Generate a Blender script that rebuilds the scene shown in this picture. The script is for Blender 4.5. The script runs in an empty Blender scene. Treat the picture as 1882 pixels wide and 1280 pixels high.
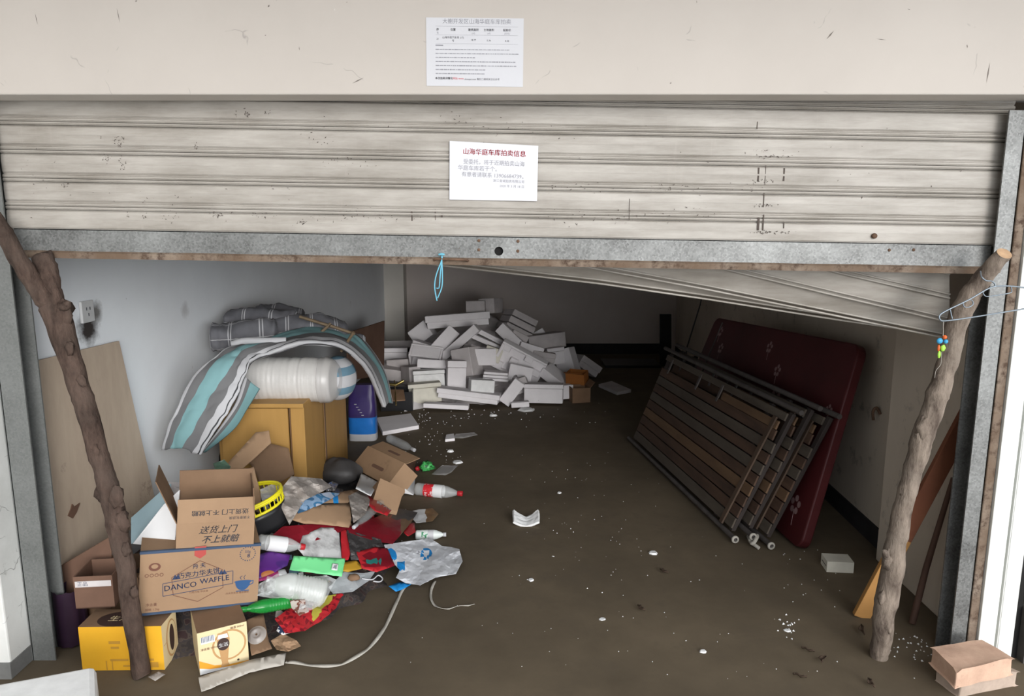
import bpy, bmesh, math, random
from mathutils import Vector, Matrix, noise, geometry
random.seed(7)
R = math.radians
C = bpy.context.scene.collection
# ------------------------------------------------------------------ camera
CAM = Vector((0, -2.45, 1.55)); PITCH = R(9.9); FPX = 1360.0
cd = bpy.data.cameras.new('camera'); cam = bpy.data.objects.new('camera', cd); C.objects.link(cam)
cam.location = CAM; cam.rotation_euler = (math.pi/2 - PITCH, 0, 0)
cd.sensor_width = 36; cd.lens = FPX/1882*36; cd.clip_start = .05
bpy.context.scene.camera = cam
# ------------------------------------------------------------------ view, sky, sun
vs = bpy.context.scene.view_settings
vs.view_transform = 'Standard'; vs.look = 'None'; vs.gamma = 1; vs.exposure = 0.35; vs.use_curve_mapping = False
W = bpy.data.worlds.new('world'); bpy.context.scene.world = W; W.use_nodes = True
wt = W.node_tree; wt.nodes.clear()
def wn(k, **a):
    n = wt.nodes.new(k)
    for q, v in a.items(): setattr(n, q, v)
    return n
g = wn('ShaderNodeTexCoord'); dp = wn('ShaderNodeVectorMath', operation='DOT_PRODUCT')
SKYDIR = Vector((.40, -.86, .30)).normalized()
dp.inputs[1].default_value = SKYDIR
mr = wn('ShaderNodeMapRange', interpolation_type='SMOOTHSTEP')
mr.inputs['From Min'].default_value = .30; mr.inputs['From Max'].default_value = 1.0
mr.inputs['To Min'].default_value = .28; mr.inputs['To Max'].default_value = 2.9
bg = wn('ShaderNodeBackground'); bg.inputs['Color'].default_value = (.93, .97, 1, 1); wo = wn('ShaderNodeOutputWorld')
wt.links.new(g.outputs['Generated'], dp.inputs[0]); wt.links.new(dp.outputs['Value'], mr.inputs['Value'])
wt.links.new(mr.outputs['Result'], bg.inputs['Strength']); wt.links.new(bg.outputs[0], wo.inputs[0])
sd = bpy.data.lights.new('sun', 'SUN'); sd.energy = 1.5; sd.angle = R(26); sd.color = (1, .97, .93)
so = bpy.data.objects.new('sun', sd); C.objects.link(so)
so.rotation_euler = Vector((.32, -.93, .18)).to_track_quat('Z', 'Y').to_euler()
# ------------------------------------------------------------------ pixel -> world
FW = Vector((0, math.cos(PITCH), -math.sin(PITCH))); UP = Vector((0, math.sin(PITCH), math.cos(PITCH)))
def ray(px, py): return FW + Vector((1, 0, 0))*((px-941)/FPX) + UP*((640-py)/FPX)
def F(px, py, z=0.0):
    d = ray(px, py); return CAM + d*((z-CAM.z)/d.z)
def YP(px, py, y):
    d = ray(px, py); return CAM + d*((y-CAM.y)/d.y)
def h1(x, y):      # surface of the rubbish heap
    v = .40*math.exp(-((x+1.30)/.42)**2-((y-.62)/.55)**2) + .16*math.exp(-((x+.85)/.35)**2-((y-.75)/.5)**2) - .03
    return max(0, v)
def h2(x, y):      # surface of the foam heap
    r = math.hypot((x+.33)/1.22, (y-5.0)/1.62)
    return max(0, .80*(1-r**1.15))
def march(px, py, h):
    d = ray(px, py); t = 1.2; p = CAM + d*t
    while t < 12:
        q = CAM + d*t
        if q.z <= h(q.x, q.y): break
        t += .03
    a, b = t-.03, t
    for _ in range(12):
        m = (a+b)/2; q = CAM + d*m
        if q.z <= h(q.x, q.y): b = m
        else: a = m
    return CAM + d*b
def HP(px, py, lift=0.0): return march(px, py, lambda x, y: h1(x, y)+lift)
def onleft(px, py, off=.0):   # point on the left wall plane
    d = ray(px, py); tt = (-1.72+.05*0 - CAM.x - .05*(0))/(d.x)
    # solve x = -1.72+.05*y
    tt = (-1.72+off+.05*CAM.y-CAM.x)/(d.x-.05*d.y); return CAM+d*tt
# ------------------------------------------------------------------ materials
MATS = {}
def newmat(name):
    m = bpy.data.materials.new(name); m.use_nodes = True; t = m.node_tree
    b = t.nodes['Principled BSDF']; MATS[name] = m
    return m, t, b
def nd(t, k, **a):
    n = t.nodes.new(k)
    for q, v in a.items():
        if q in n.inputs: n.inputs[q].default_value = v
        else: setattr(n, q, v)
    return n
def noise_t(t, scale, detail=5, rough=.6, stretch=None, gen='Object'):
    tc = nd(t, 'ShaderNodeTexCoord'); mp = nd(t, 'ShaderNodeMapping')
    if stretch: mp.inputs['Scale'].default_value = stretch
    t.links.new(tc.outputs[gen], mp.inputs['Vector'])
    n = nd(t, 'ShaderNodeTexNoise'); n.inputs['Scale'].default_value = scale
    n.inputs['Detail'].default_value = detail; n.inputs['Roughness'].default_value = rough
    t.links.new(mp.outputs[0], n.inputs['Vector']); return n
def ramp(t, src, stops):
    r = nd(t, 'ShaderNodeValToRGB'); e = r.color_ramp.elements
    while len(e) < len(stops): e.new(.5)
    for i, (p, c) in enumerate(stops):
        e[i].position = p; e[i].color = (*c, 1) if len(c) == 3 else c
    t.links.new(src, r.inputs['Fac']); return r
def mixc(t, f, a, b):
    m = nd(t, 'ShaderNodeMix', data_type='RGBA')
    if hasattr(f, 'links') or hasattr(f, 'is_linked'): t.links.new(f, m.inputs[0])
    else: m.inputs[0].default_value = f
    for s, v in ((6, a), (7, b)):
        if isinstance(v, tuple): m.inputs[s].default_value = (*v[:3], 1)
        else: t.links.new(v, m.inputs[s])
    return m.outputs[2]
def bump(t, b, src, st, dist=.01):
    n = nd(t, 'ShaderNodeBump'); n.inputs['Strength'].default_value = st; n.inputs['Distance'].default_value = dist
    t.links.new(src, n.inputs['Height']); t.links.new(n.outputs[0], b.inputs['Normal'])
def mat(name, col, rough=.75, var=.18, scale=6, bmp=0, bdist=.004, metal=0, alpha=1, spec=.3, col2=None, stretch=None, detail=5):
    m, t, b = newmat(name)
    c2 = col2 or tuple(c*(1-var) for c in col)
    n = noise_t(t, scale, detail, .6, stretch); r = ramp(t, n.outputs[0], [(.32, c2), (.68, col)])
    t.links.new(r.outputs[0], b.inputs['Base Color'])
    b.inputs['Roughness'].default_value = rough; b.inputs['Metallic'].default_value = metal
    b.inputs['Specular IOR Level'].default_value = spec; b.inputs['Alpha'].default_value = alpha
    if bmp: bump(t, b, n.outputs[0], bmp, bdist)
    return m
def patch(name, cols, scale=12, rough=.4, stretch=None):   # printed packaging: flat patches of several inks
    m, t, b = newmat(name)
    n = noise_t(t, scale, 1.5, .5, stretch); k = len(cols)
    stops = [(.30+.4*i/k, c) for i, c in enumerate(cols)]
    r = ramp(t, n.outputs[0], stops); r.color_ramp.interpolation = 'CONSTANT'; r.color_ramp.elements[0].position = 0
    t.links.new(r.outputs[0], b.inputs['Base Color']); b.inputs['Roughness'].default_value = rough
    b.inputs['Specular IOR Level'].default_value = .4
    return m
def stained(name, base, dark, scale, lo, hi, extra=None, rough=.85, stretch=None, bmp=.15, crack=0, crackcol=(.12, .11, .10), crackscale=6, stain=None):
    m, t, b = newmat(name)
    n = noise_t(t, scale, 8, .65, stretch); r = ramp(t, n.outputs[0], [(lo, dark), (hi, base)]); c = r.outputs[0]
    if extra:
        n2 = noise_t(t, extra[0], 6, .7); r2 = ramp(t, n2.outputs[0], [(extra[1], (0, 0, 0)), (extra[2], (1, 1, 1))])
        c = mixc(t, r2.outputs[0], c, extra[3])
    if crack:
        tc = nd(t, 'ShaderNodeTexCoord'); nw = noise_t(t, 3, 4, .6)
        ad = nd(t, 'ShaderNodeVectorMath', operation='ADD'); sc = nd(t, 'ShaderNodeVectorMath', operation='SCALE'); sc.inputs['Scale'].default_value = .25
        t.links.new(nw.outputs['Color'], sc.inputs[0]); t.links.new(tc.outputs['Object'], ad.inputs[0]); t.links.new(sc.outputs[0], ad.inputs[1])
        v = nd(t, 'ShaderNodeTexVoronoi', feature='DISTANCE_TO_EDGE'); v.inputs['Scale'].default_value = crackscale
        t.links.new(ad.outputs[0], v.inputs['Vector'])
        r3 = ramp(t, v.outputs['Distance'], [(0, (1, 1, 1)), (.006, (0, 0, 0))])
        n3 = noise_t(t, 9, 3, .6); r4 = ramp(t, n3.outputs[0], [(crack, (0, 0, 0)), (crack+.05, (1, 1, 1))])
        mm = nd(t, 'ShaderNodeMath', operation='MULTIPLY'); t.links.new(r3.outputs[0], mm.inputs[0]); t.links.new(r4.outputs[0], mm.inputs[1])
        c = mixc(t, mm.outputs[0], c, crackcol)
    if stain:
        for (p, rad, col, st) in stain:
            tc = nd(t, 'ShaderNodeTexCoord'); ds = nd(t, 'ShaderNodeVectorMath', operation='DISTANCE'); ds.inputs[1].default_value = p
            nw = noise_t(t, 22, 4, .7); sc = nd(t, 'ShaderNodeVectorMath', operation='SCALE'); sc.inputs['Scale'].default_value = rad*.9
            sb = nd(t, 'ShaderNodeVectorMath', operation='SUBTRACT'); sb.inputs[1].default_value = (.5, .5, .5)
            t.links.new(nw.outputs['Color'], sb.inputs[0]); t.links.new(sb.outputs[0], sc.inputs[0])
            ad = nd(t, 'ShaderNodeVectorMath', operation='ADD'); t.links.new(tc.outputs['Object'], ad.inputs[0]); t.links.new(sc.outputs[0], ad.inputs[1])
            t.links.new(ad.outputs[0], ds.inputs[0])
            r5 = ramp(t, ds.outputs['Value'], [(rad*.35, (st, st, st)), (rad, (0, 0, 0))])
            c = mixc(t, r5.outputs[0], c, col)
    t.links.new(c, b.inputs['Base Color']); b.inputs['Roughness'].default_value = rough; b.inputs['Specular IOR Level'].default_value = .25
    if bmp: bump(t, b, n.outputs[0], bmp, .015 if bmp >= 1 else .006)
    return m
def clear(name, tint=(.9, .92, .92), alpha=.25, rough=.12):
    m, t, b = newmat(name); b.inputs['Base Color'].default_value = (*tint, 1)
    b.inputs['Roughness'].default_value = rough; b.inputs['Alpha'].default_value = alpha; b.inputs['Specular IOR Level'].default_value = .9
    n = noise_t(t, 30, 4, .6); bump(t, b, n.outputs[0], .35, .004)
    return m
SOCK = YP(158, 595, 0)
MATS_ = None
M_floor = stained('concrete', (.150, .116, .078), (.088, .068, .046), 1.9, .30, .70, (6, .52, .72, (.11, .086, .06)), .78, None, .2)
M_lintel = stained('lintel_plaster', (.51, .468, .43), (.46, .42, .385), 1.3, .3, .7, (14, .70, .74, (.55, .52, .49)), .9, None, .05, .57, (.33, .30, .28), 3.2)
M_soffit = mat('soffit_plaster', (.72, .68, .64), .9, .15, 3)
M_wl = stained('left_wall_plaster', (.80, .83, .86), (.73, .75, .78), 1.6, .3, .7, (11, .68, .76, (.42, .41, .41)), .9, None, .05,  # base colour tinted blue for cool reflected light
               stain=[(tuple(onleft(162, 603)), .085, (.04, .033, .03), 1.0), (tuple(onleft(176, 575)), .055, (.12, .11, .10), .9), (tuple(onleft(340, 570)), .05, (.35, .34, .34), .5)])
M_wr = stained('right_wall_plaster', (.66, .58, .49), (.54, .47, .39), 2.0, .3, .7, (7, .58, .75, (.24, .21, .18)), .9, (1, 1, .45), .08)
M_wb = stained('back_wall_plaster', (.60, .54, .51), (.52, .46, .43), 1.2, .3, .7, None, .9)
M_pil = mat('pilaster_plaster', (.66, .63, .58), .9, .1, 3)
M_base = mat('dark_skirting', (.035, .032, .034), .8, .4, 6)
M_reveal = stained('reveal_paint', (.66, .66, .64), (.50, .50, .48), 2.6, .3, .62, (9, .66, .72, (.42, .42, .40)), .85, None, .25, .52, (.2, .2, .19), 5)
M_cem = stained('bare_cement', (.20, .20, .195), (.11, .11, .107), 6, .3, .7)
M_neigh = stained('grimy_plaster', (.42, .39, .36), (.20, .18, .165), 3, .35, .65)
def shutter_mat():
    m, t, b = newmat('shutter_paint')
    n = noise_t(t, 3, 7, .65, (1, 1, 6)); r = ramp(t, n.outputs[0], [(.28, (.24, .215, .185)), (.64, (.42, .39, .355))])
    n2 = noise_t(t, 26, 5, .7, (1.6, 1, .9)); r2 = ramp(t, n2.outputs[0], [(.70, (0, 0, 0)), (.76, (1, 1, 1))])
    n3 = noise_t(t, 2.2, 3, .5); r3 = ramp(t, n3.outputs[0], [(.42, (0, 0, 0)), (.65, (1, 1, 1))])
    mm = nd(t, 'ShaderNodeMath', operation='MULTIPLY'); t.links.new(r2.outputs[0], mm.inputs[0]); t.links.new(r3.outputs[0], mm.inputs[1])
    c = mixc(t, mm.outputs[0], r.outputs[0], (.20, .18, .165))
    n4 = noise_t(t, 9, 5, .6, (6, 1, .5)); r4 = ramp(t, n4.outputs[0], [(.55, (0, 0, 0)), (.8, (.5, .5, .5))])
    c = mixc(t, r4.outputs[0], c, (.38, .34, .31))
    t.links.new(c, b.inputs['Base Color']); b.inputs['Roughness'].default_value = .5; b.inputs['Specular IOR Level'].default_value = .4
    return m
M_shut = shutter_mat()
def galv(name, base=(.46, .47, .47), dark=(.30, .31, .31), metal=.5):
    m, t, b = newmat(name)
    tc = nd(t, 'ShaderNodeTexCoord'); v = nd(t, 'ShaderNodeTexVoronoi'); v.inputs['Scale'].default_value = 170
    t.links.new(tc.outputs['Object'], v.inputs['Vector'])
    n = noise_t(t, 3.5, 6, .65, (1, 1, 1)); bw = nd(t, 'ShaderNodeRGBToBW'); t.links.new(v.outputs['Color'], bw.inputs[0])
    a = nd(t, 'ShaderNodeMath', operation='MULTIPLY_ADD'); a.inputs[1].default_value = .28
    t.links.new(bw.outputs[0], a.inputs[0]); t.links.new(n.outputs[0], a.inputs[2])
    r = ramp(t, a.outputs[0], [(.42, dark), (.9, base)])
    t.links.new(r.outputs[0], b.inputs['Base Color']); b.inputs['Metallic'].default_value = metal; b.inputs['Roughness'].default_value = .48
    return m
M_galv = galv('galvanised_steel', (.27, .275, .27), (.09, .09, .088), .3); M_galvL = galv('shaded_galvanised_steel', (.20, .205, .20), (.12, .125, .12), .2)  # second steel is a darker copy, left channel's shade put into its colour
M_rust = stained('rusted_steel', (.27, .215, .17), (.075, .048, .034), 40, .38, .60, (5, .42, .6, (.14, .095, .065)), .85, None, .3)
M_rustd = mat('dark_rust', (.17, .10, .065), .85, .5, 30)
M_white = mat('white_enamel', (.74, .75, .72), .45, .06, 3)
M_black = mat('black_gap', (.012, .011, .011), .8, .2)
M_paper = mat('notice_paper', (.66, .66, .70), .7, .03, 5); M_paper2 = mat('faded_notice_paper', (.57, .57, .60), .7, .04, 5)
M_ink = mat('black_ink', (.05, .05, .06), .7, .1); M_ing = mat('grey_ink', (.27, .27, .30), .7, .1); M_red = mat('red_ink', (.55, .04, .06), .6, .1)
M_tape = clear('clear_tape', (.9, .9, .9), .12)
M_bark = stained('bark', (.115, .076, .060), (.028, .017, .013), 24, .34, .64, (5, .45, .7, (.085, .062, .05)), .9, (1, 1, .35), 1)
M_barkR = stained('dusty_bark', (.26, .21, .17), (.07, .05, .04), 24, .34, .62, (5, .5, .7, (.24, .20, .165)), .9, (1, 1, .35), 1)
M_cut = mat('cut_wood', (.55, .36, .22), .8, .3, 40)
M_ply = stained('plywood_face', (.54, .44, .345), (.38, .295, .225), 4.5, .3, .7, (5, .62, .72, (.24, .18, .14)), .75, (1, 1, .3), .05)
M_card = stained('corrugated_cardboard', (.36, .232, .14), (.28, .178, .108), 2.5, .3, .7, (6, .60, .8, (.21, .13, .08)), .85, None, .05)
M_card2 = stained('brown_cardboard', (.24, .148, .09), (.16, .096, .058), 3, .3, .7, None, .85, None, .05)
M_cardd = mat('dark_cardboard', (.17, .095, .065), .85, .3, 5)
M_blue_edge = mat('navy_edge_tape', (.05, .08, .14), .5, .2)
M_navy = mat('navy_print', (.03, .045, .10), .6, .1); M_brp = mat('brown_print', (.15, .06, .04), .6, .1); M_redp = mat('red_print', (.42, .07, .06), .6, .1)
M_cup = mat('blue_cup_print', (.03, .09, .22), .5, .2)
M_yel = stained('yellow_carton', (.80, .43, .03), (.70, .35, .02), 3, .3, .7, None, .6, None, 0)
M_cream = mat('cream_carton', (.74, .60, .36), .6, .08, 4); M_org = mat('orange_print', (.76, .33, .03), .6, .1); M_dkp = mat('dark_brown_print', (.06, .035, .03), .5, .2)
M_tanp = mat('tan_print', (.52, .30, .13), .6, .15); M_olive = mat('ochre_print', (.52, .27, .04), .6, .1)
M_wht = mat('white_card', (.70, .70, .71), .6, .08, 5); M_pale = mat('pale_blue_board', (.33, .45, .50), .7, .15, 4)
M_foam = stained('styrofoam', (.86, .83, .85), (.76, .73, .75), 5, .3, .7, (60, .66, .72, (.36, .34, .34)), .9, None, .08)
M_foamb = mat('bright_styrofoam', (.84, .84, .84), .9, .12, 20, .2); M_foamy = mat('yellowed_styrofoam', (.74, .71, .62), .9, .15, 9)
M_foamd = mat('grey_styrofoam', (.60, .56, .56), .9, .2, 7)  # greyer tone for the darker foam pieces
M_aqua = mat('aqua_fabric', (.22, .40, .42), .9, .12, 5, .3); M_gry = mat('grey_fabric', (.17, .17, .175), .9, .15, 5, .3); M_wf = mat('white_fabric', (.50, .50, .52), .9, .1, 5, .3)
M_steelb = mat('steel_blue_fabric', (.14, .25, .33), .9, .2, 6, .3); M_pipe = mat('dark_piping', (.06, .06, .065), .8, .2)
def plaid():
    m, t, b = newmat('grey_plaid_fabric')
    tc = nd(t, 'ShaderNodeTexCoord'); sx = nd(t, 'ShaderNodeSeparateXYZ'); t.links.new(tc.outputs['UV'], sx.inputs[0]); res = None
    for ax, per in (('X', 1), ('Y', 1)):
        for off in (0, .09):
            ad = nd(t, 'ShaderNodeMath', operation='ADD'); ad.inputs[1].default_value = off; t.links.new(sx.outputs[ax], ad.inputs[0])
            fr = nd(t, 'ShaderNodeMath', operation='FRACT'); t.links.new(ad.outputs[0], fr.inputs[0])
            lt = nd(t, 'ShaderNodeMath', operation='LESS_THAN'); lt.inputs[1].default_value = .035; t.links.new(fr.outputs[0], lt.inputs[0])
            if res is None: res = lt.outputs[0]
            else:
                mx = nd(t, 'ShaderNodeMath', operation='MAXIMUM'); t.links.new(res, mx.inputs[0]); t.links.new(lt.outputs[0], mx.inputs[1]); res = mx.outputs[0]
    n = noise_t(t, 5, 5, .6); r = ramp(t, n.outputs[0], [(.3, (.105, .105, .12)), (.7, (.17, .17, .185))])
    c = mixc(t, res, r.outputs[0], (.48, .48, .50)); t.links.new(c, b.inputs['Base Color']); b.inputs['Roughness'].default_value = .9
    return m
M_plaid = plaid()
M_roll = mat('white_wrap', (.60, .58, .56), .35, .12, 8, .4, .01)
M_oak = stained('yellow_oak_veneer', (.43, .245, .075), (.36, .20, .058), 3, .3, .7, None, .5, (4, 4, .4), 0)
M_oakd = mat('dark_oak_edge', (.16, .085, .04), .6, .2); M_bam = mat('bamboo', (.20, .145, .09), .6, .3, 20)
M_purp = mat('purple_film', (.045, .028, .13), .35, .3, 8); M_purd = mat('dark_purple_wrap', (.035, .018, .035), .3, .4, 8); M_bluep = mat('blue_film', (.02, .17, .55), .3, .2, 8)
M_blk = mat('black_plastic', (.02, .02, .022), .3, .3, 8); M_dkg = mat('dark_grey_plastic', (.06, .056, .056), .45, .3, 5)
M_clear = clear('clear_plastic'); M_film = clear('milky_film', (.6, .58, .57), .38, .3); M_ribc = clear('cloudy_plastic', (.80, .83, .80), .42, .2)
M_redpl = mat('red_plastic', (.45, .022, .03), .35, .15, 8); M_redd = mat('dark_red_film', (.23, .012, .022), .35, .4, 6)
M_grn = mat('green_card', (.20, .72, .30), .5, .06, 5); M_gbot = mat('green_bottle_plastic', (.02, .30, .05), .15, .3, 10, alpha=.8)
M_yb = mat('yellow_plastic', (.75, .66, .02), .4, .1); M_blu = mat('bright_blue_print', (.02, .25, .62), .4, .2)
M_bagw = stained('white_plastic_bag', (.68, .69, .72), (.56, .57, .61), 7, .3, .7, None, .35, None, .4)
M_greyp = stained('smudged_white_card', (.55, .55, .55), (.26, .25, .25), 9, .38, .55, None, .6)
M_snack = patch('snack_wrapper', [(.10, .008, .015), (.42, .02, .03), (.55, .03, .035), (.40, .10, .02)], 9)
M_snack2 = patch('chip_wrapper', [(.55, .03, .03), (.6, .02, .03), (.55, .10, .02), (.45, .40, .05)], 8)
M_snack3 = patch('blue_wrapper', [(.05, .13, .24), (.22, .33, .48), (.05, .17, .32), (.40, .45, .55)], 13)
M_snackp = patch('purple_wrapper', [(.06, .02, .15), (.09, .02, .18), (.10, .02, .2), (.45, .16, .05)], 8)
M_pinkp = mat('pink_card', (.50, .05, .22), .5, .2); M_litter = patch('mixed_litter', [(.03, .025, .025), (.05, .04, .035), (.04, .034, .036), (.08, .06, .05), (.045, .025, .025)], 34, .6)
M_crump = stained('crumpled_film', (.42, .38, .35), (.20, .17, .15), 14, .35, .65, None, .4, None, .6)
M_bedred = mat('maroon_vinyl', (.085, .014, .016), .5, .4, 3); M_flow = mat('faded_flower_print', (.34, .21, .21), .6, .3, 30)
M_slatw = stained('bed_slat_wood', (.115, .068, .046), (.055, .034, .026), 5, .3, .7, None, .7, (3, .4, 3), .1)
M_slatt = stained('tan_slat_wood', (.19, .115, .065), (.11, .065, .04), 5, .3, .7, None, .7, (3, .4, 3), .1)
M_slatg = stained('grey_slat_wood', (.115, .095, .075), (.07, .055, .045), 5, .3, .7, None, .7, (3, .4, 3), .1)
M_steel = mat('worn_steel', (.12, .105, .10), .6, .4, 12, metal=.1); M_barw = mat('dark_bar_wood', (.10, .065, .045), .7, .3, 8); M_dfrm = mat('dark_frame', (.045, .035, .032), .6, .3)
M_rope = mat('white_cord', (.48, .45, .40), .8, .2, 30); M_bcord = mat('blue_cord', (.16, .46, .60), .6, .2, 30)
M_plank = stained('painted_plank', (.22, .085, .045), (.14, .05, .03), 5, .3, .7); M_planko = mat('tan_plank', (.46, .235, .075), .7, .2, 8)
M_stick = mat('dark_stick', (.10, .055, .04), .7, .3); M_brick = stained('pink_brick', (.62, .42, .31), (.47, .30, .22), 14, .3, .7, (40, .64, .7, (.30, .2, .15)), .9, None, .6)
M_brick2 = stained('grey_pink_brick', (.50, .39, .32), (.33, .26, .21), 12, .3, .7, None, .9, None, .6)
M_wire = mat('coated_wire', (.23, .27, .31), .35, .2, 10, metal=.5); M_orange = mat('orange_plastic', (.65, .13, .03), .4, .1); M_lime = mat('lime_plastic', (.35, .65, .08), .4, .1); M_sky = mat('sky_blue_plastic', (.05, .33, .60), .4, .1)
M_leaf = mat('dry_leaf', (.07, .045, .03), .8, .4); M_socket = mat('socket_plastic', (.58, .58, .58), .5, .1, 20); M_dirt = mat('soot', (.05, .04, .035), .9, .3)
# ------------------------------------------------------------------ mesh builder (world coordinates)
class B:
    def __init__(s): s.v = []; s.f = []; s.m = []; s.sm = []; s.uv = None
    def add(s, vs_, fs, m=0, smooth=False, T=None):
        o = len(s.v); s.v += [(T @ Vector(p)) if T else Vector(p) for p in vs_]
        for f in fs:
            s.f.append([o+i for i in f]); s.m.append(m); s.sm.append(smooth)
        return s
    def box(s, c, d, m=0, T=None, side=None):
        x, y, z = c; a, b, e = d[0]/2, d[1]/2, d[2]/2
        vs_ = [(x+i*a, y+j*b, z+k*e) for i in (-1, 1) for j in (-1, 1) for k in (-1, 1)]
        fs = [(0, 1, 3, 2), (4, 6, 7, 5), (0, 4, 5, 1), (2, 3, 7, 6), (0, 2, 6, 4), (1, 5, 7, 3)]  # -x +x -y +y -z +z
        s.add(vs_, fs, m, False, T)
        if side:
            for k, mm in side.items(): s.m[len(s.m)-6+k] = mm
        return s
    def hexa(s, b4, t4, m=0, side=None):   # bottom 4, top 4 points in ring order
        fs = [(3, 2, 1, 0), (4, 5, 6, 7)]+[(i, (i+1) % 4, 4+(i+1) % 4, 4+i) for i in range(4)]
        s.add(list(b4)+list(t4), fs, m)
        if side:
            for k, mm in side.items(): s.m[len(s.m)-6+k] = mm
        return s
    def tube(s, pts, rad, n=10, m=0, closed=False, smooth=True, capm=None):
        pts = [Vector(p) for p in pts]; k = len(pts)
        if not isinstance(rad, (list, tuple)): rad = [rad]*k
        ring = []; ref = None
        for i, p in enumerate(pts):
            if closed: tg = pts[(i+1) % k]-pts[i-1]
            else: tg = pts[min(i+1, k-1)]-pts[max(i-1, 0)]
            tg.normalize()
            if ref is None: ref = Vector((0, 0, 1)) if abs(tg.z) < .9 else Vector((1, 0, 0))
            a = tg.cross(ref); a.normalize(); b = a.cross(tg); ref = b
            ring.append([p+(a*math.cos(2*math.pi*j/n)+b*math.sin(2*math.pi*j/n))*rad[i] for j in range(n)])
        vs_ = [q for r_ in ring for q in r_]; fs = []
        for i in range(k if closed else k-1):
            for j in range(n): fs.append((i*n+j, i*n+(j+1) % n, ((i+1) % k)*n+(j+1) % n, ((i+1) % k)*n+j))
        s.add(vs_, fs, m, smooth)
        if not closed:
            s.add(ring[0], [tuple(reversed(range(n)))], m if capm is None else capm); s.add(ring[-1], [tuple(range(n))], m if capm is None else capm)
        return s
    def lathe(s, prof, T, n=20, m=0, smooth=True):   # prof [(r, z)] along local z; m may be a list per segment
        vs_ = [(r*math.cos(2*math.pi*j/n), r*math.sin(2*math.pi*j/n), z) for r, z in prof for j in range(n)]; o = len(s.v)
        s.v += [T @ Vector(p) for p in vs_]
        for i in range(len(prof)-1):
            for j in range(n):
                s.f.append([o+i*n+j, o+i*n+(j+1) % n, o+(i+1)*n+(j+1) % n, o+(i+1)*n+j]); s.m.append(m[i] if isinstance(m, list) else m); s.sm.append(smooth)
        return s
    def grid(s, fn, nu, nv, m=0, smooth=True, mf=None, uvf=None):
        o = len(s.v)
        for i in range(nu+1):
            for j in range(nv+1): s.v.append(Vector(fn(i/nu, j/nv)))
        if uvf and s.uv is None: s.uv = {}
        for i in range(nu):
            for j in range(nv):
                a = o+i*(nv+1)+j; s.f.append([a, a+nv+1, a+nv+2, a+1]); s.m.append(mf((i+.5)/nu, (j+.5)/nv) if mf else m); s.sm.append(smooth)
                if uvf: s.uv[len(s.f)-1] = [uvf(i/nu, j/nv), uvf((i+1)/nu, j/nv), uvf((i+1)/nu, (j+1)/nv), uvf(i/nu, (j+1)/nv)]
        return s
    def prism(s, pts, th, T, m=0):     # outline in local xz, thickness along +y
        n = len(pts); vs_ = [(x, 0, z) for x, z in pts]+[(x, th, z) for x, z in pts]
        s.add(vs_, [tuple(range(n)), tuple(reversed(range(n, 2*n)))]+[(i, i+n, (i+1) % n+n, (i+1) % n) for i in range(n)], m, False, T); return s
    def text(s, body, size, T, m=0, align='CENTER', sx=1.0, shear=0, bold=0):
        cu = bpy.data.curves.new('t', 'FONT'); cu.body = body; cu.size = size; cu.align_x = align; cu.align_y = 'CENTER'; cu.resolution_u = 2; cu.shear = shear
        ob = bpy.data.objects.new('t', cu); C.objects.link(ob); dg = bpy.context.evaluated_depsgraph_get()
        me = ob.evaluated_get(dg).to_mesh()
        for o_ in ((0,) if not bold else (-bold*.6, bold*.6)):
            s.add([(v.co.x*sx+o_, -abs(o_)*.1, v.co.y+o_*.5) for v in me.vertices], [tuple(p.vertices) for p in me.polygons], m, False, T)
        bpy.data.objects.remove(ob); bpy.data.curves.remove(cu); return s
    def build(s, name, mats, parent=None, bevel=0, sub=0, solid=0, merge=False):
        if not isinstance(mats, (list, tuple)): mats = [mats]
        lo = Vector([min(v[i] for v in s.v) for i in range(3)]); hi = Vector([max(v[i] for v in s.v) for i in range(3)])
        org = parent.location.copy() if parent else Vector(((lo.x+hi.x)/2, (lo.y+hi.y)/2, lo.z))
        if parent and parent.type == 'MESH': org = parent.location.copy()
        if parent and parent.parent: org = parent.parent.location + parent.location
        me = bpy.data.meshes.new(name); me.from_pydata([v-org for v in s.v], [], s.f)
        for k in mats: me.materials.append(k)
        for p, mi, sm in zip(me.polygons, s.m, s.sm): p.material_index = mi; p.use_smooth = sm
        if s.uv:
            ul = me.uv_layers.new(name='UVMap')
            for fi, q in s.uv.items():
                for li, c in zip(me.polygons[fi].loop_indices, q): ul.data[li].uv = c
        me.validate()
        o = bpy.data.objects.new(name, me); C.objects.link(o)
        if parent: o.parent = parent
        else: o.location = org
        if merge:
            md = o.modifiers.new('weld', 'WELD'); md.merge_threshold = .0005
        if solid: md = o.modifiers.new('solid', 'SOLIDIFY'); md.thickness = solid; md.offset = -1
        if bevel: md = o.modifiers.new('bevel', 'BEVEL'); md.width = bevel; md.segments = 2; md.limit_method = 'ANGLE'; md.angle_limit = R(40)
        if sub: md = o.modifiers.new('sub', 'SUBSURF'); md.levels = sub; md.render_levels = sub
        return o
def tag(o, label, cat, group=None, kind=None):
    o['label'] = label; o['category'] = cat
    if group: o['group'] = group
    if kind: o['kind'] = kind
    return o
def thing(name, label, cat, loc, group=None):
    o = bpy.data.objects.new(name, None); C.objects.link(o); o.location = loc; o.empty_display_size = .05
    return tag(o, label, cat, group)
def struct(o, label=None):
    o['kind'] = 'structure'
    if label: o['label'] = label
    return o
def TR(loc, rx=0, ry=0, rz=0): return Matrix.Translation(loc) @ Matrix.Rotation(R(rz), 4, 'Z') @ Matrix.Rotation(R(rx), 4, 'X') @ Matrix.Rotation(R(ry), 4, 'Y')
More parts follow.
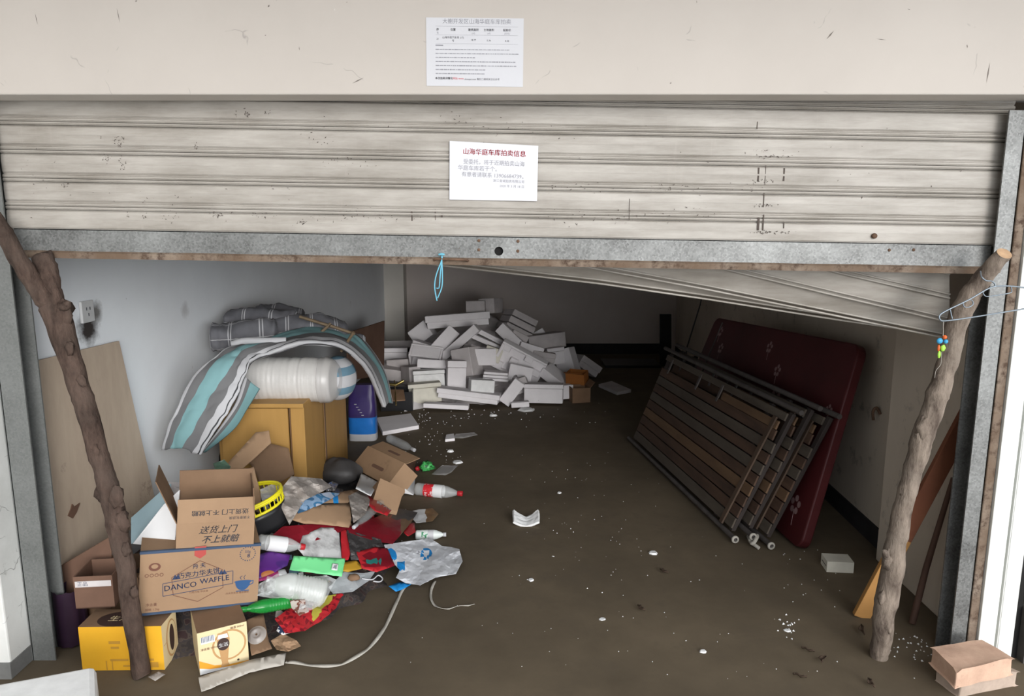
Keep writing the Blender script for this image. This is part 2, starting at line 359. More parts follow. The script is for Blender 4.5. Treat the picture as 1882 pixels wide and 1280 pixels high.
def frame(o, xp, zp):    # local x towards xp, local z near zp, y pointing away
    o, xp, zp = Vector(o), Vector(xp), Vector(zp); x = (xp-o).normalized(); y = (zp-o).cross(x).normalized(); z = x.cross(y)
    m = Matrix((x, y, z)).transposed().to_4x4(); m.translation = o; return m
def smoothpath(pts, k=6):
    pts = [Vector(p) for p in pts]; out = []
    for i in range(len(pts)-1):
        p0, p1, p2, p3 = pts[max(i-1, 0)], pts[i], pts[i+1], pts[min(i+2, len(pts)-1)]
        for j in range(k):
            t = j/k; out.append(.5*((2*p1)+(p2-p0)*t+(2*p0-5*p1+4*p2-p3)*t*t+(3*p1-p0-3*p2+p3)*t**3))
    out.append(pts[-1]); return out
def lerp(a, b, t): return a+(b-a)*t
# ================================================================== SETTING
def wallx(side, y): return (-1.72+.05*y) if side == 'l' else (1.72+.03*y)
B().box((0, 1.5, -.06), (9, 14, .12)).build('floor', M_floor); struct(bpy.data.objects['floor'])
def vwall(name, p, q, z0, z1, th, m, side):
    p, q = Vector((*p, 0)), Vector((*q, 0)); d = (q-p).normalized(); n = Vector((d.y, -d.x, 0))*side*th
    b = B().hexa([p+Vector((0, 0, z0)), q+Vector((0, 0, z0)), q+n+Vector((0, 0, z0)), p+n+Vector((0, 0, z0))],
                 [p+Vector((0, 0, z1)), q+Vector((0, 0, z1)), q+n+Vector((0, 0, z1)), p+n+Vector((0, 0, z1))])
    return struct(b.build(name, m))
# left wall keeps world coordinates for the scorch mark, so its origin is set at zero below
wl = vwall('wall_left', (wallx('l', 0), 0), (wallx('l', 6.2), 6.2), 0, 2.6, .15, M_wl, -1)
org = wl.location.copy(); wl.data.transform(Matrix.Translation(org)); wl.location = (0, 0, 0)
vwall('wall_right', (wallx('r', 0), 0), (wallx('r', 6.2), 6.2), 0, 2.6, .15, M_wr, 1)
vwall('wall_back', (-1.6, 6.05), (2.1, 6.05), 0, 2.6, .15, M_wb, -1)
struct(B().box((-1.33, 5.93, 1.3), (.24, .24, 2.6)).build('trim_1', M_pil, bevel=.004))
struct(B().box((.15, 3.05, 2.66), (4.4, 6.3, .12)).build('ceiling', M_foamb))
b = B()
for (y0, y1) in ((.05, 6.0),):
    p, q = Vector((wallx('r', y0)-.001, y0, 0)), Vector((wallx('r', y1)-.001, y1, 0))
    b.hexa([p, q, q+Vector((-.008, 0, 0)), p+Vector((-.008, 0, 0))], [v+Vector((0, 0, .10)) for v in (p, q, q+Vector((-.008, 0, 0)), p+Vector((-.008, 0, 0)))])
struct(b.build('baseboard_right', M_base))
struct(B().box((1.715, .38, 1.0), (.07, .74, 2.0)).build('trim_7', M_wr, bevel=.004))
b = B(); p, q = Vector((-1.3, 6.048, 0)), Vector((1.84, 6.048, 0)); b.box((.3, 6.04, .06), (3.1, .012, .12))
struct(b.build('baseboard_back', M_base))
# front wall: lintel and the two side piers
b = B(); b.box((0, -.09, 2.46), (7, .12, 1.09), 0, None, {4: 1}); b.box((0, -.0, 2.30), (7, .08, .76), 1)
struct(b.build('wall_front', [M_lintel, M_soffit], bevel=.004))
b = B(); b.box((-2.36, -.075, .955), (1.30, .15, 1.91), 0); struct(b.build('wall_front_left', [M_reveal], bevel=.006))
b = B(); b.box((-2.357, -.077, .03), (1.30, .16, .06)); struct(b.build('baseboard_front_left', M_cem, bevel=.002))
struct(B().box((-2.12, -2.1, 1.6), (.2, 3.8, 3.2)).build('shade_wall_left', M_reveal))  # unseen wall added to cut sky light at the left end
struct(B().box((0, -1.0, 2.72), (9, 1.72, .14)).build('shade_slab_outside', M_soffit))  # unseen overhang added to shade the lintel and upper shutter
struct(B().box((-4.2, -7.6, 1.7), (6.6, .2, 3.4)).build('shade_wall_front', M_neigh))  # unseen wall added to block the sky more for the left side
b = B(); random.seed(5)
for _ in range(46):
    x, z = random.uniform(-1.8, 1.8), random.uniform(1.93, 2.35); r_ = random.uniform(.002, .005); a = random.uniform(0, 3.1); L2 = random.choice((1, 1, 2, 4, 6))*r_
    dx, dz = math.cos(a)*L2, math.sin(a)*L2; b.box((x, -.1502, z), (.0001, .0001, .0001)); b.add([(x-dx, -.1504, z-dz), (x+r_*.4, -.1504, z-r_*.4), (x+dx, -.1504, z+dz), (x-r_*.4, -.1504, z+r_*.4)], [(0, 1, 2, 3)])
o_ = b.build('chipped_plaster', mat('chip_marks', (.22, .19, .17), .9, .4, 60), bpy.data.objects['wall_front']); o_['kind'] = 'stuff'
# ---- left guide channel
def channel(name, x0, x1, y0, y1, m, zt):
    b = B(); b.box(((x0+x1)/2, y0+.003, zt/2), (x1-x0, .006, zt)); b.box(((x0+x1)/2, y1-.003, zt/2), (x1-x0, .006, zt))
    xs = x0 if name == 'l' else x1
    b.box((xs, (y0+y1)/2, zt/2), (.006, y1-y0, zt)); return b
struct(channel('l', -1.705, -1.625, -.045, .045, M_galvL, 1.905).build('trim_2', M_galvL), 'shade-darkened grey steel guide channel of the shutter at the left side')
XR = YP(1742, 1183, -.03).x
struct(channel('r', XR, XR+.055, -.045, .045, M_galv, 1.885).build('trim_3', M_galv), 'bright galvanised guide channel of the shutter at the right side')
struct(B().box((XR+.070, -.044, .945), (.030, .012, 1.89)).build('trim_4', M_rust, bevel=.003), 'rusted steel angle beside the right guide channel')
b = B(); X0 = XR+.086
b.box((X0+.030, -.035, .945), (.058, .05, 1.89)); b.box((X0+.065, -.022, .945), (.014, .03, 1.89)); b.box((X0+.098, -.035, .945), (.052, .05, 1.89))
b.box((X0+.069, -.04, .945), (.004, .04, 1.89))
struct(b.build('trim_5', M_white, bevel=.004), 'white grooved door post on the right')
struct(B().box((X0+.145, -.0, .95), (.04, .06, 1.9)).build('trim_6', M_black), 'dark gap beside the white door post')
b = B(); b.box((X0+1.0, .02, .95), (1.66, .12, 1.9)); b2 = B().box((X0+1.0, .0, .10), (1.67, .13, .20))
struct(b.build('wall_front_right', M_neigh)); struct(b2.build('baseboard_front_right', mat('damp_base', (.10, .09, .085), .85, .4, 8)))
# ================================================================== SHUTTER
P0 = YP(38, 472, 0); P1 = YP(1802, 502, 0)          # lower edge of the bottom rail
P0.x = -1.628; Lsh = (P1-P0).length
TS = frame(P0, P1, P0+Vector((0, 0, 1))); XE = XR-P0.x+.035
door = bpy.data.objects.new('door_1', None); C.objects.link(door); door.location = P0; door['kind'] = 'structure'; door['label'] = 'half raised off-white roller shutter, lower at its right end'
RH = .092; PITCHS = .0885
prof = [(0, .001), (.003, -.001), (.030, -.003), (.054, -.002), (.057, .002), (.058, .009), (.0615, .009), (.0625, -.002), (.065, -.004), (.0685, -.003), (.070, .006), (.0725, .006), (.0735, -.002), (.076, -.004), (.080, -.003), (.083, .004), (.0865, .004)]
b = B(); rows = []; z = RH
rows.append((RH-.004, .004))
for k in range(6):
    for (dz, dy) in prof: rows.append((RH+.002+k*PITCHS+dz*1.0, dy))
nx = 24
for i, (zz, yy) in enumerate(rows[:-1]):
    z2, y2 = rows[i+1]
    vs_ = []
    for j in range(nx+1):
        x = XE*j/nx; w = .0016*math.sin(x*3+zz*9)+.0012*noise.noise(Vector((x*2, zz*7, 3)))
        vs_ += [(x-.02 if j == 0 else x, yy+w, zz), (x-.02 if j == 0 else x, y2+w, z2)]
    b.add(vs_, [(2*j, 2*j+2, 2*j+3, 2*j+1) for j in range(nx)], 0, False, TS)
b.build('slat_curtain', M_shut, door, solid=-.0015)
b = B(); 
nseg = 30
def railx(j): return XE*j/nseg
hx, hz = .0, .0
# bottom rail with a round key hole
HX = (YP(917, 455, 0)-P0).dot(TS.to_3x3() @ Vector((1, 0, 0))); hz = .045; hr = .0145
b.box((XE/2-.01, .006, .016/2+.03-.004), (0.001, .001, .001), 0, TS)
x0, x1 = -.0, XE-.02
ring = [(HX+hr*math.cos(a), hz+hr*math.sin(a)) for a in [2*math.pi*k/24 for k in range(24)]]
sq = []
for k in range(24):
    a = 2*math.pi*k/24; c_, s_ = math.cos(a), math.sin(a); q = max(abs(c_), abs(s_)); sq.append((HX+.028*c_/q, hz+.028*s_/q))
b.add([(x, -.004, z) for x, z in ring]+[(x, -.004, z) for x, z in sq], [(k, (k+1) % 24, 24+(k+1) % 24, 24+k) for k in range(24)], 0, False, TS)
for (a0, a1, c0, c1) in ((x0, HX-.028, .017, RH), (HX+.028, x1, .017, RH), (HX-.028, HX+.028, .017, hz-.028), (HX-.028, HX+.028, hz+.028, RH)):
    b.add([(a0, -.004, c0), (a1, -.004, c0), (a1, -.004, c1), (a0, -.004, c1)], [(0, 1, 2, 3)], 0, False, TS)
b.box(((x0+x1)/2, .004, RH-.001), (x1-x0, .016, .003), 0, TS)
rail = b.build('bottom_rail', M_galv, door, solid=.002)
b = B(); b.add([(HX+.022*math.cos(a), .012, hz+.022*math.sin(a)) for a in [2*math.pi*k/20 for k in range(20)]], [tuple(range(20))], 0, False, TS)
b.build('key_hole', M_black, door, solid=.001)
b = B()
for dx, dz in ((-.066, .078), (.062, .078), (-.066, .048), (.062, .046), (.80*1.6, .07), (1.36, .072)):
    b.lathe([(0, -.0075), (.0045, -.0065), (.0055, -.004), (.0055, -.002)], TS @ TR((HX+dx, 0, dz)) @ Matrix.Rotation(R(90), 4, 'X') @ Matrix.Scale(-1, 4, (0, 0, 1)), 10)
b.build('rivets', M_rustd, door)
b = B(); sec = [(-.012, -.002), (-.014, .016), (-.006, .0215), (.016, .0215), (.016, -.002)]
vs_ = []; 
for j in range(41):
    x = x0+.01+(x1-.03-x0)*j/40; w = .0012*noise.noise(Vector((x*6, 0, 0)))
    vs_ += [(x, yy, zz+w) for yy, zz in sec]
b.add(vs_, [(5*j+k, 5*j+(k+1) % 5, 5*(j+1)+(k+1) % 5, 5*(j+1)+k) for j in range(40) for k in range(5)]+[(0, 1, 2, 3, 4), (204, 203, 202, 201, 200)], 0, False, TS)
b.build('bottom_angle', M_rust, door)
# pull handle hook on the angle
HK = (YP(830, 474, 0)-P0).x; b = B()
b.tube([TS @ Vector(p) for p in ((HK-.055, -.016, .012), (HK-.055, -.028, .018), (HK+.05, -.028, .016), (HK+.055, -.016, .012))], .004, 8)
b.build('pull_handle', M_rustd, door)
# dark upright dent marks and pen strokes on the slats
b = B()
def mark(px, py, w, h): 
    p = YP(px, py, -.0065); b.box((p.x, p.y+.0015, p.z), (w*.0014, .0006, h*.0017))
for (px, py, w, h) in ((757, 398, 3, 26), (1394, 321, 4, 26), (1407, 321, 1.5, 34), (1441, 321, 4, 24), (1394, 412, 5, 24), (1403, 409, 3, 30), (1441, 414, 2, 12), (1404, 368, 2, 26), (800, 395, 1.5, 20), (812, 396, 4, 7), (1157, 385, 1, 40), (556, 409, 13, 3), (1186, 395, 1, 5), (1392, 228, 2, 18)):
    mark(px, py, w, h)
random.seed(3)
def smudge(px, py, rx_, ry_, n_, r0=1.0, r1=2.8):
    for _ in range(n_):
        p = YP(px+random.gauss(0, rx_), py+random.gauss(0, ry_), -.0055); r_ = random.uniform(r0, r1)*.0009; a = random.uniform(0, 3.1); k_ = random.uniform(.5, 2.2)
        b.add([p+Vector((math.cos(a+i*1.57)*r_*(k_ if i % 2 == 0 else .6), 0, math.sin(a+i*1.57)*r_*(k_ if i % 2 == 0 else .6))) for i in range(4)], [(0, 1, 2, 3)])
for q in ((452, 208, 3, 4, 16), (490, 209, 3, 3, 9), (434, 206, 2, 5, 7), (185, 252, 1, 1, 4), (216, 260, 6, 7, 34), (361, 269, 2, 3, 8), (197, 293, 5, 4, 14), (224, 298, 4, 7, 18), (100, 298, 1, 1, 2), (119, 340, 4, 3, 16), (524, 355, 9, 2, 20), (500, 352, 14, 3, 14), (265, 398, 3, 5, 9), (235, 398, 1, 4, 5), (318, 398, 8, 5, 12), (400, 395, 14, 5, 20), (485, 394, 10, 5, 20), (555, 408, 6, 2, 16), (640, 395, 40, 7, 50), (700, 398, 30, 6, 26), (575, 250, 20, 10, 14), (640, 300, 30, 10, 22), (860, 220, 30, 8, 14), (1040, 345, 50, 6, 26), (1090, 400, 60, 8, 34), (1250, 390, 60, 8, 22), (1404, 275, 14, 2, 18), (1420, 288, 16, 1.5, 24), (1400, 333, 10, 1.5, 16), (1404, 378, 14, 1.5, 18), (1404, 427, 12, 2, 26), (1440, 427, 8, 1.5, 12), (1400, 250, 10, 1.5, 10), (1230, 345, 30, 5, 26), (1380, 345, 20, 4, 14), (1600, 300, 80, 40, 16), (1250, 260, 120, 40, 20), (760, 450, 30, 8, 20), (1000, 240, 120, 10, 16), (300, 360, 160, 10, 20), (60, 300, 20, 60, 10)): smudge(*q)
b.build('marks', mat('pen_marks', (.09, .07, .06), .8, .3, 60), door)
p = YP(1608, 434, -.012); b = B().lathe([(0, -.004), (.007, -.003), (.009, .002), (.009, .006)], TR(p) @ Matrix.Rotation(R(-90), 4, 'X'), 14); b.build('bolt', M_rustd, door)
# second, sagging length of the shutter behind
XS = [700, 1100, 1300, 1540, 1745]
RW = [((478, 522, 549, 583, 610), .34), ((468, 514, 543, 581, 611), .27), ((405, 488, 525, 574, 616), .20), ((338, 432, 480, 537, 585), .15), ((290, 385, 435, 494, 541), .12), ((240, 340, 390, 450, 497), .105), ((190, 290, 345, 405, 452), .10)]
def rowpt(r_, x):
    ys, Y = RW[r_]
    for i in range(4):
        if x <= XS[i+1]: break
    t = (x-XS[i])/(XS[i+1]-XS[i]); yy = lerp(ys[i], ys[i+1], t); return YP(x, yy, Y)
b = B(); nx = 26
b.grid(lambda u, v: (lambda k, fr, x: lerp(rowpt(min(k, 6), x), rowpt(min(k+1, 6), x), fr))(min(int(v*6), 5), v*6-min(int(v*6), 5), 700+1045*u), nx, 24, 0, False)
# clip what would poke above the lintel
b.build('sagging_slats', M_shut, door, solid=.0015)
b = B()
for r_ in (1, 2, 3, 4, 5):
    for off in (0, .014):
        b.tube([rowpt(r_, 700+1045*i/nx)+Vector((0, -.004, -off)) for i in range(nx+1)], .0038, 6)
b.build('slat_beads', M_shut, door)
# ================================================================== NOTICES
def plate(px0, py0, px1, py1, px2, py2, px3, py3, Y, th=.001):
    return [YP(px0, py0, Y), YP(px1, py1, Y), YP(px2, py2, Y), YP(px3, py3, Y)]
q = plate(826, 259, 988, 268, 987, 370, 826, 367, -.0125)
T2 = frame(q[3], q[2], q[0]); w = (q[2]-q[3]).length; h = (q[0]-q[3]).length; k = w/162
b = B().add([(0, 0, 0), (w, 0, 0), (w, 0, h*.945), (0, 0, h), (0, .001, 0), (w, .001, 0), (w, .001, h*.945), (0, .001, h)], [(0, 1, 2, 3), (7, 6, 5, 4), (0, 4, 5, 1), (1, 5, 6, 2), (2, 6, 7, 3), (3, 7, 4, 0)], 0, False, T2)
def tx(s_, px, py, size, m, al='LEFT', ang=1.5, sx=1.0, bold=0): b.text(s_, size*k, T2 @ TR(((px-826)*k, -.0006, (367-py)*k), 0, ang), m, al, sx, 0, bold)
tx('山海华庭车库拍卖信息', 908, 282, 11.6, 2, 'CENTER', 1.5, 1, .0006)
tx('受委托，将于近期拍卖山海', 851, 298.5, 9.8, 1, 'LEFT', 1.5, .96)
tx('华庭车库若干个。', 841, 309.5, 9.8, 1); tx('有意者请联系 13906684739。', 848, 321, 9.4, 1)
tx('浙江金诚拍卖有限公司', 964, 333, 5.8, 1, 'RIGHT'); tx('2020 年 3 月 18 日', 964, 342, 5.8, 1, 'RIGHT')
tag(b.build('paper_notice', [M_paper, M_ing, M_red]), 'bright white printed notice with red heading stuck on the shutter slats', 'notice')
q = plate(785, 32, 962, 34, 961, 160, 784, 158, -.1515)
T2 = frame(q[3], q[2], q[0]); w = (q[2]-q[3]).length; h = (q[0]-q[3]).length; k = w/177
b = B().add([(0, 0, 0), (w, 0, 0), (w, 0, h), (0, 0, h), (0, .001, 0), (w, .001, 0), (w, .001, h), (0, .001, h)], [(0, 1, 2, 3), (7, 6, 5, 4), (0, 4, 5, 1), (1, 5, 6, 2), (2, 6, 7, 3), (3, 7, 4, 0)], 0, False, T2)
def tx(s_, px, py, size, m, al='LEFT', ang=0, sx=1.0, bold=0): b.text(s_, size*k, T2 @ TR(((px-784)*k, -.0006, (158-py)*k), 0, ang), m, al, sx, 0, bold)
tx('大榭开发区山海华庭车库拍卖', 876, 46, 9.6, 1, 'CENTER')
for s_, x in (('序', 805), ('位置', 833), ('建筑面积', 870), ('土地面积', 898), ('起拍价', 931)): tx(s_, x, 60, 4.8, 2, 'CENTER', 0, 1, .0002)
for s_, x in (('号', 805), ('(㎡)', 870), ('(㎡)', 898), ('(万元)', 931)): tx(s_, x, 66, 3.8, 1, 'CENTER')
for s_, x, y in (('21', 805, 76), ('山海华庭汽车库 (17)', 833, 73.5), ('号', 833, 79), ('18.77', 870, 77.5), ('5.36', 898, 78), ('4.44', 931, 78.5)): tx(s_, x, y, 4.4, 2, 'CENTER')
for y, x1 in ((94, 932), (101, 947), (108, 870), (115, 947), (122, 947), (129, 890), (136, 888)):   # lines of type too small to read
    x = 801
    while x < x1:
        wd = random.uniform(1.6, 7); b.box(((x+wd/2-784)*k, -.0006, (158-y)*k), (wd*k, .0002, random.uniform(1.0, 1.7)*k), 1, T2); x += wd+random.uniform(.5, 1.2)
b.box(((808-784)*k, -.0006, (158-87)*k), (14*k, .0002, 1.8*k), 1, T2)
for y in (54, 69, 84): b.box(((876-784)*k, -.0006, (158-y)*k), (150*k, .0002, .25*k), 1, T2)
tx('本次拍卖详情见', 800, 144.5, 4.6, 2, 'LEFT', 0, 1, .0003); tx('网站 www', 832, 144.5, 4.6, 3); tx('.zhaopai.com 等扫二维码关注公众号', 853, 145.5, 4.2, 2)
tag(b.build('paper_notice', [M_paper2, M_ing, M_ink, M_red]), 'faded bluish notice of small print with a table, stuck on plaster above shutter', 'notice')
# ================================================================== OBJECTS ON THE FRAME
b = B(); c0 = YP(812, 468, -.02); 
for (dx, yb, sp) in ((0, 553, -.012), (.004, 548, .010), (-.003, 530, .002)):
    pts = [YP(812, 468, -.024), YP(812, 478, -.030), YP(808+sp*500, 505, -.032), YP(806+sp*600, 528, -.032), YP(803+dx*300, yb, -.03)]
    b.tube(smoothpath(pts, 5), .0022, 6)
b.tube([c0+Vector((-.008, -.008, 0)), c0+Vector((0, -.014, .002)), c0+Vector((.008, -.008, 0))], .004, 6)
tag(b.build('nylon_cord', M_bcord), 'light blue nylon cord tied to the middle of the shutter bottom rail', 'cord')
def branch(b, pts, n=14, m=0, seed=0, amp=.10, capm=None):
    P = [Vector(p[0]) for p in pts]; rr = [p[1] for p in pts]; path = smoothpath(P, 10); K = len(path)
    rad = []
    for i in range(K):
        t = i/(K-1)*(len(rr)-1); j = min(int(t), len(rr)-2); r_ = lerp(rr[j], rr[j+1], t-j)
        rad.append(r_*(1+amp*noise.noise(Vector((i*.25, seed, 0)))+amp*1.4*max(0, noise.noise(Vector((i*.5, seed+9, 0))))))
    for i in range(1, K-1): path[i] = path[i]+noise.noise_vector(Vector((i*.22, seed, 3)))*.006
    b.tube(path, rad, n, m, capm=capm)
def blob(b, c, r_, m=0, sc=(1, 1, 1), n=10, amp=0, seed=0):
    def fn(u, v):
        a = u*2*math.pi; e = (v-.5)*math.pi; d = Vector((math.cos(a)*math.cos(e), math.sin(a)*math.cos(e), math.sin(e)))
        k_ = 1+amp*noise.noise(d*2.2+Vector((seed*3.1, 0, 0))); return Vector(c)+Vector((d.x*sc[0], d.y*sc[1], d.z*sc[2]))*r_*k_
    b.grid(fn, n, max(6, n//2+1), m)
S = 1360.0
def PR(px, py, y, rpx):
    p = YP(px, py, y); d = (p-CAM).dot(FW); return (p, rpx*d/S)
t = thing('forked_branch', 'dark forked tree branch propping up the left end of the shutter', 'branch', (F(258, 1245).x, F(258, 1245).y, 0))
b = B(); bb = F(262, 1243); bb.z = .0
branch(b, [(bb, .030), PR(246, 1150, -.145, 16), PR(228, 1030, -.135, 16), PR(208, 935, -.125, 19), PR(186, 850, -.115, 17), PR(160, 760, -.105, 18), PR(132, 670, -.095, 19), PR(108, 590, -.085, 24), PR(92, 545, -.075, 22), PR(88, 505, -.06, 19), PR(76, 466, -.045, 17)], 16, 0, 1)
branch(b, [PR(104, 572, -.085, 20), PR(72, 535, -.10, 17), PR(42, 490, -.115, 16), PR(16, 445, -.13, 15), PR(-14, 395, -.15, 14)], 14, 0, 2, capm=1)
branch(b, [PR(108, 570, -.095, 10), PR(119, 563, -.105, 9), PR(124, 556, -.108, 6)], 8, 0, 5)
branch(b, [PR(96, 510, -.06, 6), PR(102, 506, -.06, 3)], 6, 0, 5)
for (px, py, y_, r_) in ((232, 1010, -.155, 9), (215, 915, -.16, 14), (150, 700, -.125, 8), (190, 905, -.12, 15), (225, 960, -.14, 14), (128, 640, -.12, 8), (176, 830, -.135, 9), (118, 575, -.095, 16), (246, 1090, -.165, 8)):
    p, q_ = PR(px, py, y_, r_); blob(b, p, q_, 0, (1, .7, 1.5), 12, .5, px)
b.build('stem', [M_bark, M_cut], t)
t = thing('prop_branch', 'long grey-brown tree branch propping up the right end of the shutter', 'branch', (F(1614, 1212).x, F(1614, 1212).y, 0))
b = B(); bb = F(1616, 1208); bb.z = 0
branch(b, [(bb, .030), PR(1626, 1130, -.05, 19), PR(1640, 1045, -.055, 20), PR(1654, 960, -.06, 17), PR(1674, 880, -.065, 16), PR(1692, 815, -.07, 19), PR(1712, 760, -.075, 19), PR(1734, 690, -.08, 18), PR(1752, 620, -.085, 18), PR(1768, 570, -.09, 19), PR(1802, 518, -.10, 17), PR(1846, 466, -.14, 13)], 16, 0, 11, .10, capm=1)
branch(b, [PR(1636, 1028, -.065, 7), PR(1627, 1018, -.085, 6), PR(1626, 1014, -.09, 3)], 8, 0, 3)
branch(b, [PR(1830, 498, -.12, 3), PR(1836, 500, -.125, 2.2)], 6, 0, 3)
for (px, py, y_, r_) in ((1700, 790, -.09, 15), (1690, 812, -.085, 12), (1668, 905, -.075, 11), (1655, 990, -.08, 9), (1636, 1030, -.07, 14), (1728, 700, -.09, 10), (1622, 1100, -.075, 8), (1718, 742, -.09, 12), (1632, 1150, -.07, 9)):
    p, q_ = PR(px, py, y_, r_); blob(b, p, q_, 0, (1, .7, 1.6), 12, .5, px)
b.build('stem', [M_barkR, M_cut], t)
# wire hanger and toy charm
b = B(); Yh = -.20
def H(px, py, y=Yh): return YP(px, py, y)
b.tube(smoothpath([H(1960, 545), H(1882, 529), H(1840, 526), H(1818, 530), H(1781, 551), H(1740, 571), H(1727, 580), H(1728, 588), H(1738, 590), H(1790, 583), H(1882, 568), H(1960, 556)], 5), .0024, 8)
b.tube(smoothpath([H(1802, 499, -.17), H(1804, 509), H(1812, 516), H(1822, 517), H(1828, 522), H(1829, 528)], 4), .0022, 8)
b.tube(smoothpath([H(1770, 557), H(1772, 564), H(1780, 565), H(1788, 560), H(1787, 553), H(1781, 551)], 4), .0018, 6)
b.tube([H(1746, 569), H(1750, 586)], .0020, 6)
b.tube(smoothpath([H(1806, 536), H(1809, 543), H(1818, 545), H(1855, 539), H(1859, 534), H(1858, 527)], 4), .0018, 6)
tag(b.build('clothes_hanger', M_wire), 'thin grey wire clothes hanger hooked over the right prop branch', 'hanger')
t = thing('hanging_charm', 'tiny blue, orange and lime plastic charm on a string below the hanger', 'charm', H(1730, 690))
b = B(); b.tube([H(1734, 590), H(1733, 622)], .0009, 5); b.tube(smoothpath([H(1731, 635), H(1730, 665), H(1727, 673), H(1720, 682), H(1718, 695)], 4), .0007, 5); b.build('string', M_rope, t)
b = B(); blob(b, H(1727, 627), .009, 0, (1.1, .7, 1)); blob(b, H(1738, 628), .007); b.build('blue_bead', M_sky, t)
b = B(); blob(b, H(1736, 620), .007); blob(b, H(1725, 640), .006, 0, (.7, .7, 1.8)); b.build('orange_bead', M_orange, t)
b = B(); blob(b, H(1726, 652), .006, 0, (.9, .6, 2)); blob(b, H(1733, 640), .009, 0, (1, .6, 1.1), 10, .6); b.build('lime_bead', M_lime, t)
# ================================================================== BRICKS, PLANK, STICK
def slabpx(b, quad, z0, z1, m=0, zref=None):
    t4 = [F(*p, z1 if zref is None else zref) for p in quad]; t4 = [Vector((p.x, p.y, z1)) for p in t4]; b4 = [Vector((p.x, p.y, z0)) for p in t4]
    b.hexa(b4, t4, m)
def brick(quad, z0, z1, m, lab):
    t4 = [F(*p, z1) for p in quad]; o = (t4[0]+t4[1]+t4[2]+t4[3])/4; b = B()
    def fn_pt(u, v, w):
        p = lerp(lerp(t4[0], t4[1], u), lerp(t4[3], t4[2], u), v); p = Vector((p.x, p.y, lerp(z0, z1, w))); p += noise.noise_vector(p*14)*.004; return p
    for (f1, nu, nv) in ((lambda u, v: fn_pt(u, v, 1), 10, 8), (lambda u, v: fn_pt(1-u, v, 0), 10, 8), (lambda u, v: fn_pt(u, 0, 1-v), 10, 4), (lambda u, v: fn_pt(u, 1, v), 10, 4), (lambda u, v: fn_pt(0, u, v), 8, 4), (lambda u, v: fn_pt(1, u, 1-v), 8, 4)):
        b.grid(f1, nu, nv, 0, False)
    return tag(b.build('brick', m, merge=True, bevel=.005), lab, 'brick', 'bricks by the right door post')
brick([(1722, 1224), (1812, 1208), (1870, 1234), (1767, 1255)], 0, .055, M_brick2, 'greyish lower brick lying on the ground under the pink brick')
brick([(1713, 1192), (1806, 1178), (1862, 1211), (1758, 1236)], .056, .112, M_brick, 'pinkish upper brick on top of another brick by the white post')
b = B(); a = F(1582, 1134); e = Vector((wallx('r', .15)-.06, .16, .86)); T = frame(a, a+Vector((.2, 1, 0)), e)
ax = (e-a).normalized(); sd_ = ax.cross(FW).normalized(); th = ax.cross(sd_)
for (s0, s1, m) in ((0, .40, 1), (.40, 1, 0)):
    p, q = lerp(a, e, s0), lerp(a, e, s1); w_ = sd_*.032; t_ = th*.011
    b.hexa([p-w_-t_, p+w_-t_, p+w_+t_, p-w_+t_], [q-w_-t_, q+w_-t_, q+w_+t_, q-w_+t_], m)
tag(b.build('wooden_plank', [M_plank, M_planko], bevel=.002), 'wooden plank with tan lower end leaning right behind the prop branch', 'plank')
b = B(); b.tube([F(1676, 1150)+Vector((0, 0, .01)), YP(1702, 1045, .2), YP(1752, 880, .15)], [.013, .012, .009], 10)
tag(b.build('thin_stick', M_stick), 'thin dark stick leaning against the right wall beside the plank', 'stick')
b = B(); p = F(1722, 1064, .05); b.prism([(-.03, 0), (.035, -.02), (.03, .05), (-.01, .06)], .01, TR(p, -30, 0, 20)); tag(b.build('plastic_shard', M_film), 'small translucent plastic shard on the floor behind the thin stick', 'shard')
# ================================================================== LEFT WALL: socket and plywood
t = thing('wall_socket', 'pale square wall socket above a scorched mark on the left wall', 'socket', (wallx('l', .4), .40, 1.05))
SW = YP(158, 572, .3)
pc = onleft(157, 573); t.location = pc
b = B(); b.box((pc.x+.006, pc.y, pc.z), (.012, .086, .086)); FP_ = b.build('face_plate', M_socket, t, bevel=.003)
b = B()
for dy, dz in ((-.012, .012), (.012, .012), (0, -.012)): b.box((pc.x+.0125, pc.y+dy, pc.z+dz), (.002, .004, .012))
b.build('pin_holes', M_ink, FP_)
SC = onleft(160, 602)
q4 = [onleft(66, 664, .02), onleft(219, 627, .02), onleft(290, 905, .25), onleft(118, 1080, .30)]
ptl = onleft(66, 664, .02); ptr = onleft(219, 627, .02)
bl = Vector((ptl.x+.10, ptl.y+.015, .0)); 
d = ray(112, 1040); 
b = B(); yl, yr = ptl.y, ptr.y
A = [Vector((ptl.x, yl, ptl.z)), Vector((ptr.x, yr, ptr.z))]
bb0 = YP(112, 1062, yl-.02); bb1 = YP(290, 940, yr-.05)
bb0.x = max(bb0.x, -1.70); 
pn_ = (bb0-A[0]).cross(A[1]-A[0]).normalized(); d_ = ray(290, 940); bb1 = CAM+d_*((A[0]-CAM).dot(pn_)/d_.dot(pn_)); quad = [bb0, bb1, A[1], A[0]]
nrm = (quad[1]-quad[0]).cross(quad[3]-quad[0]).normalized()*.008
def fnp(u, v): return lerp(lerp(quad[0], quad[1], u), lerp(quad[3], quad[2], u), v)
b.hexa([quad[0], quad[1], quad[1]-nrm, quad[0]-nrm], [quad[3], quad[2], quad[2]-nrm, quad[3]-nrm])
PLY = tag(b.build('plywood_sheet', M_ply), 'tall bare plywood sheet leaning against the left wall behind the forked branch', 'board')
pk = lerp(lerp(quad[0], quad[1], .16), lerp(quad[3], quad[2], .16), .26)
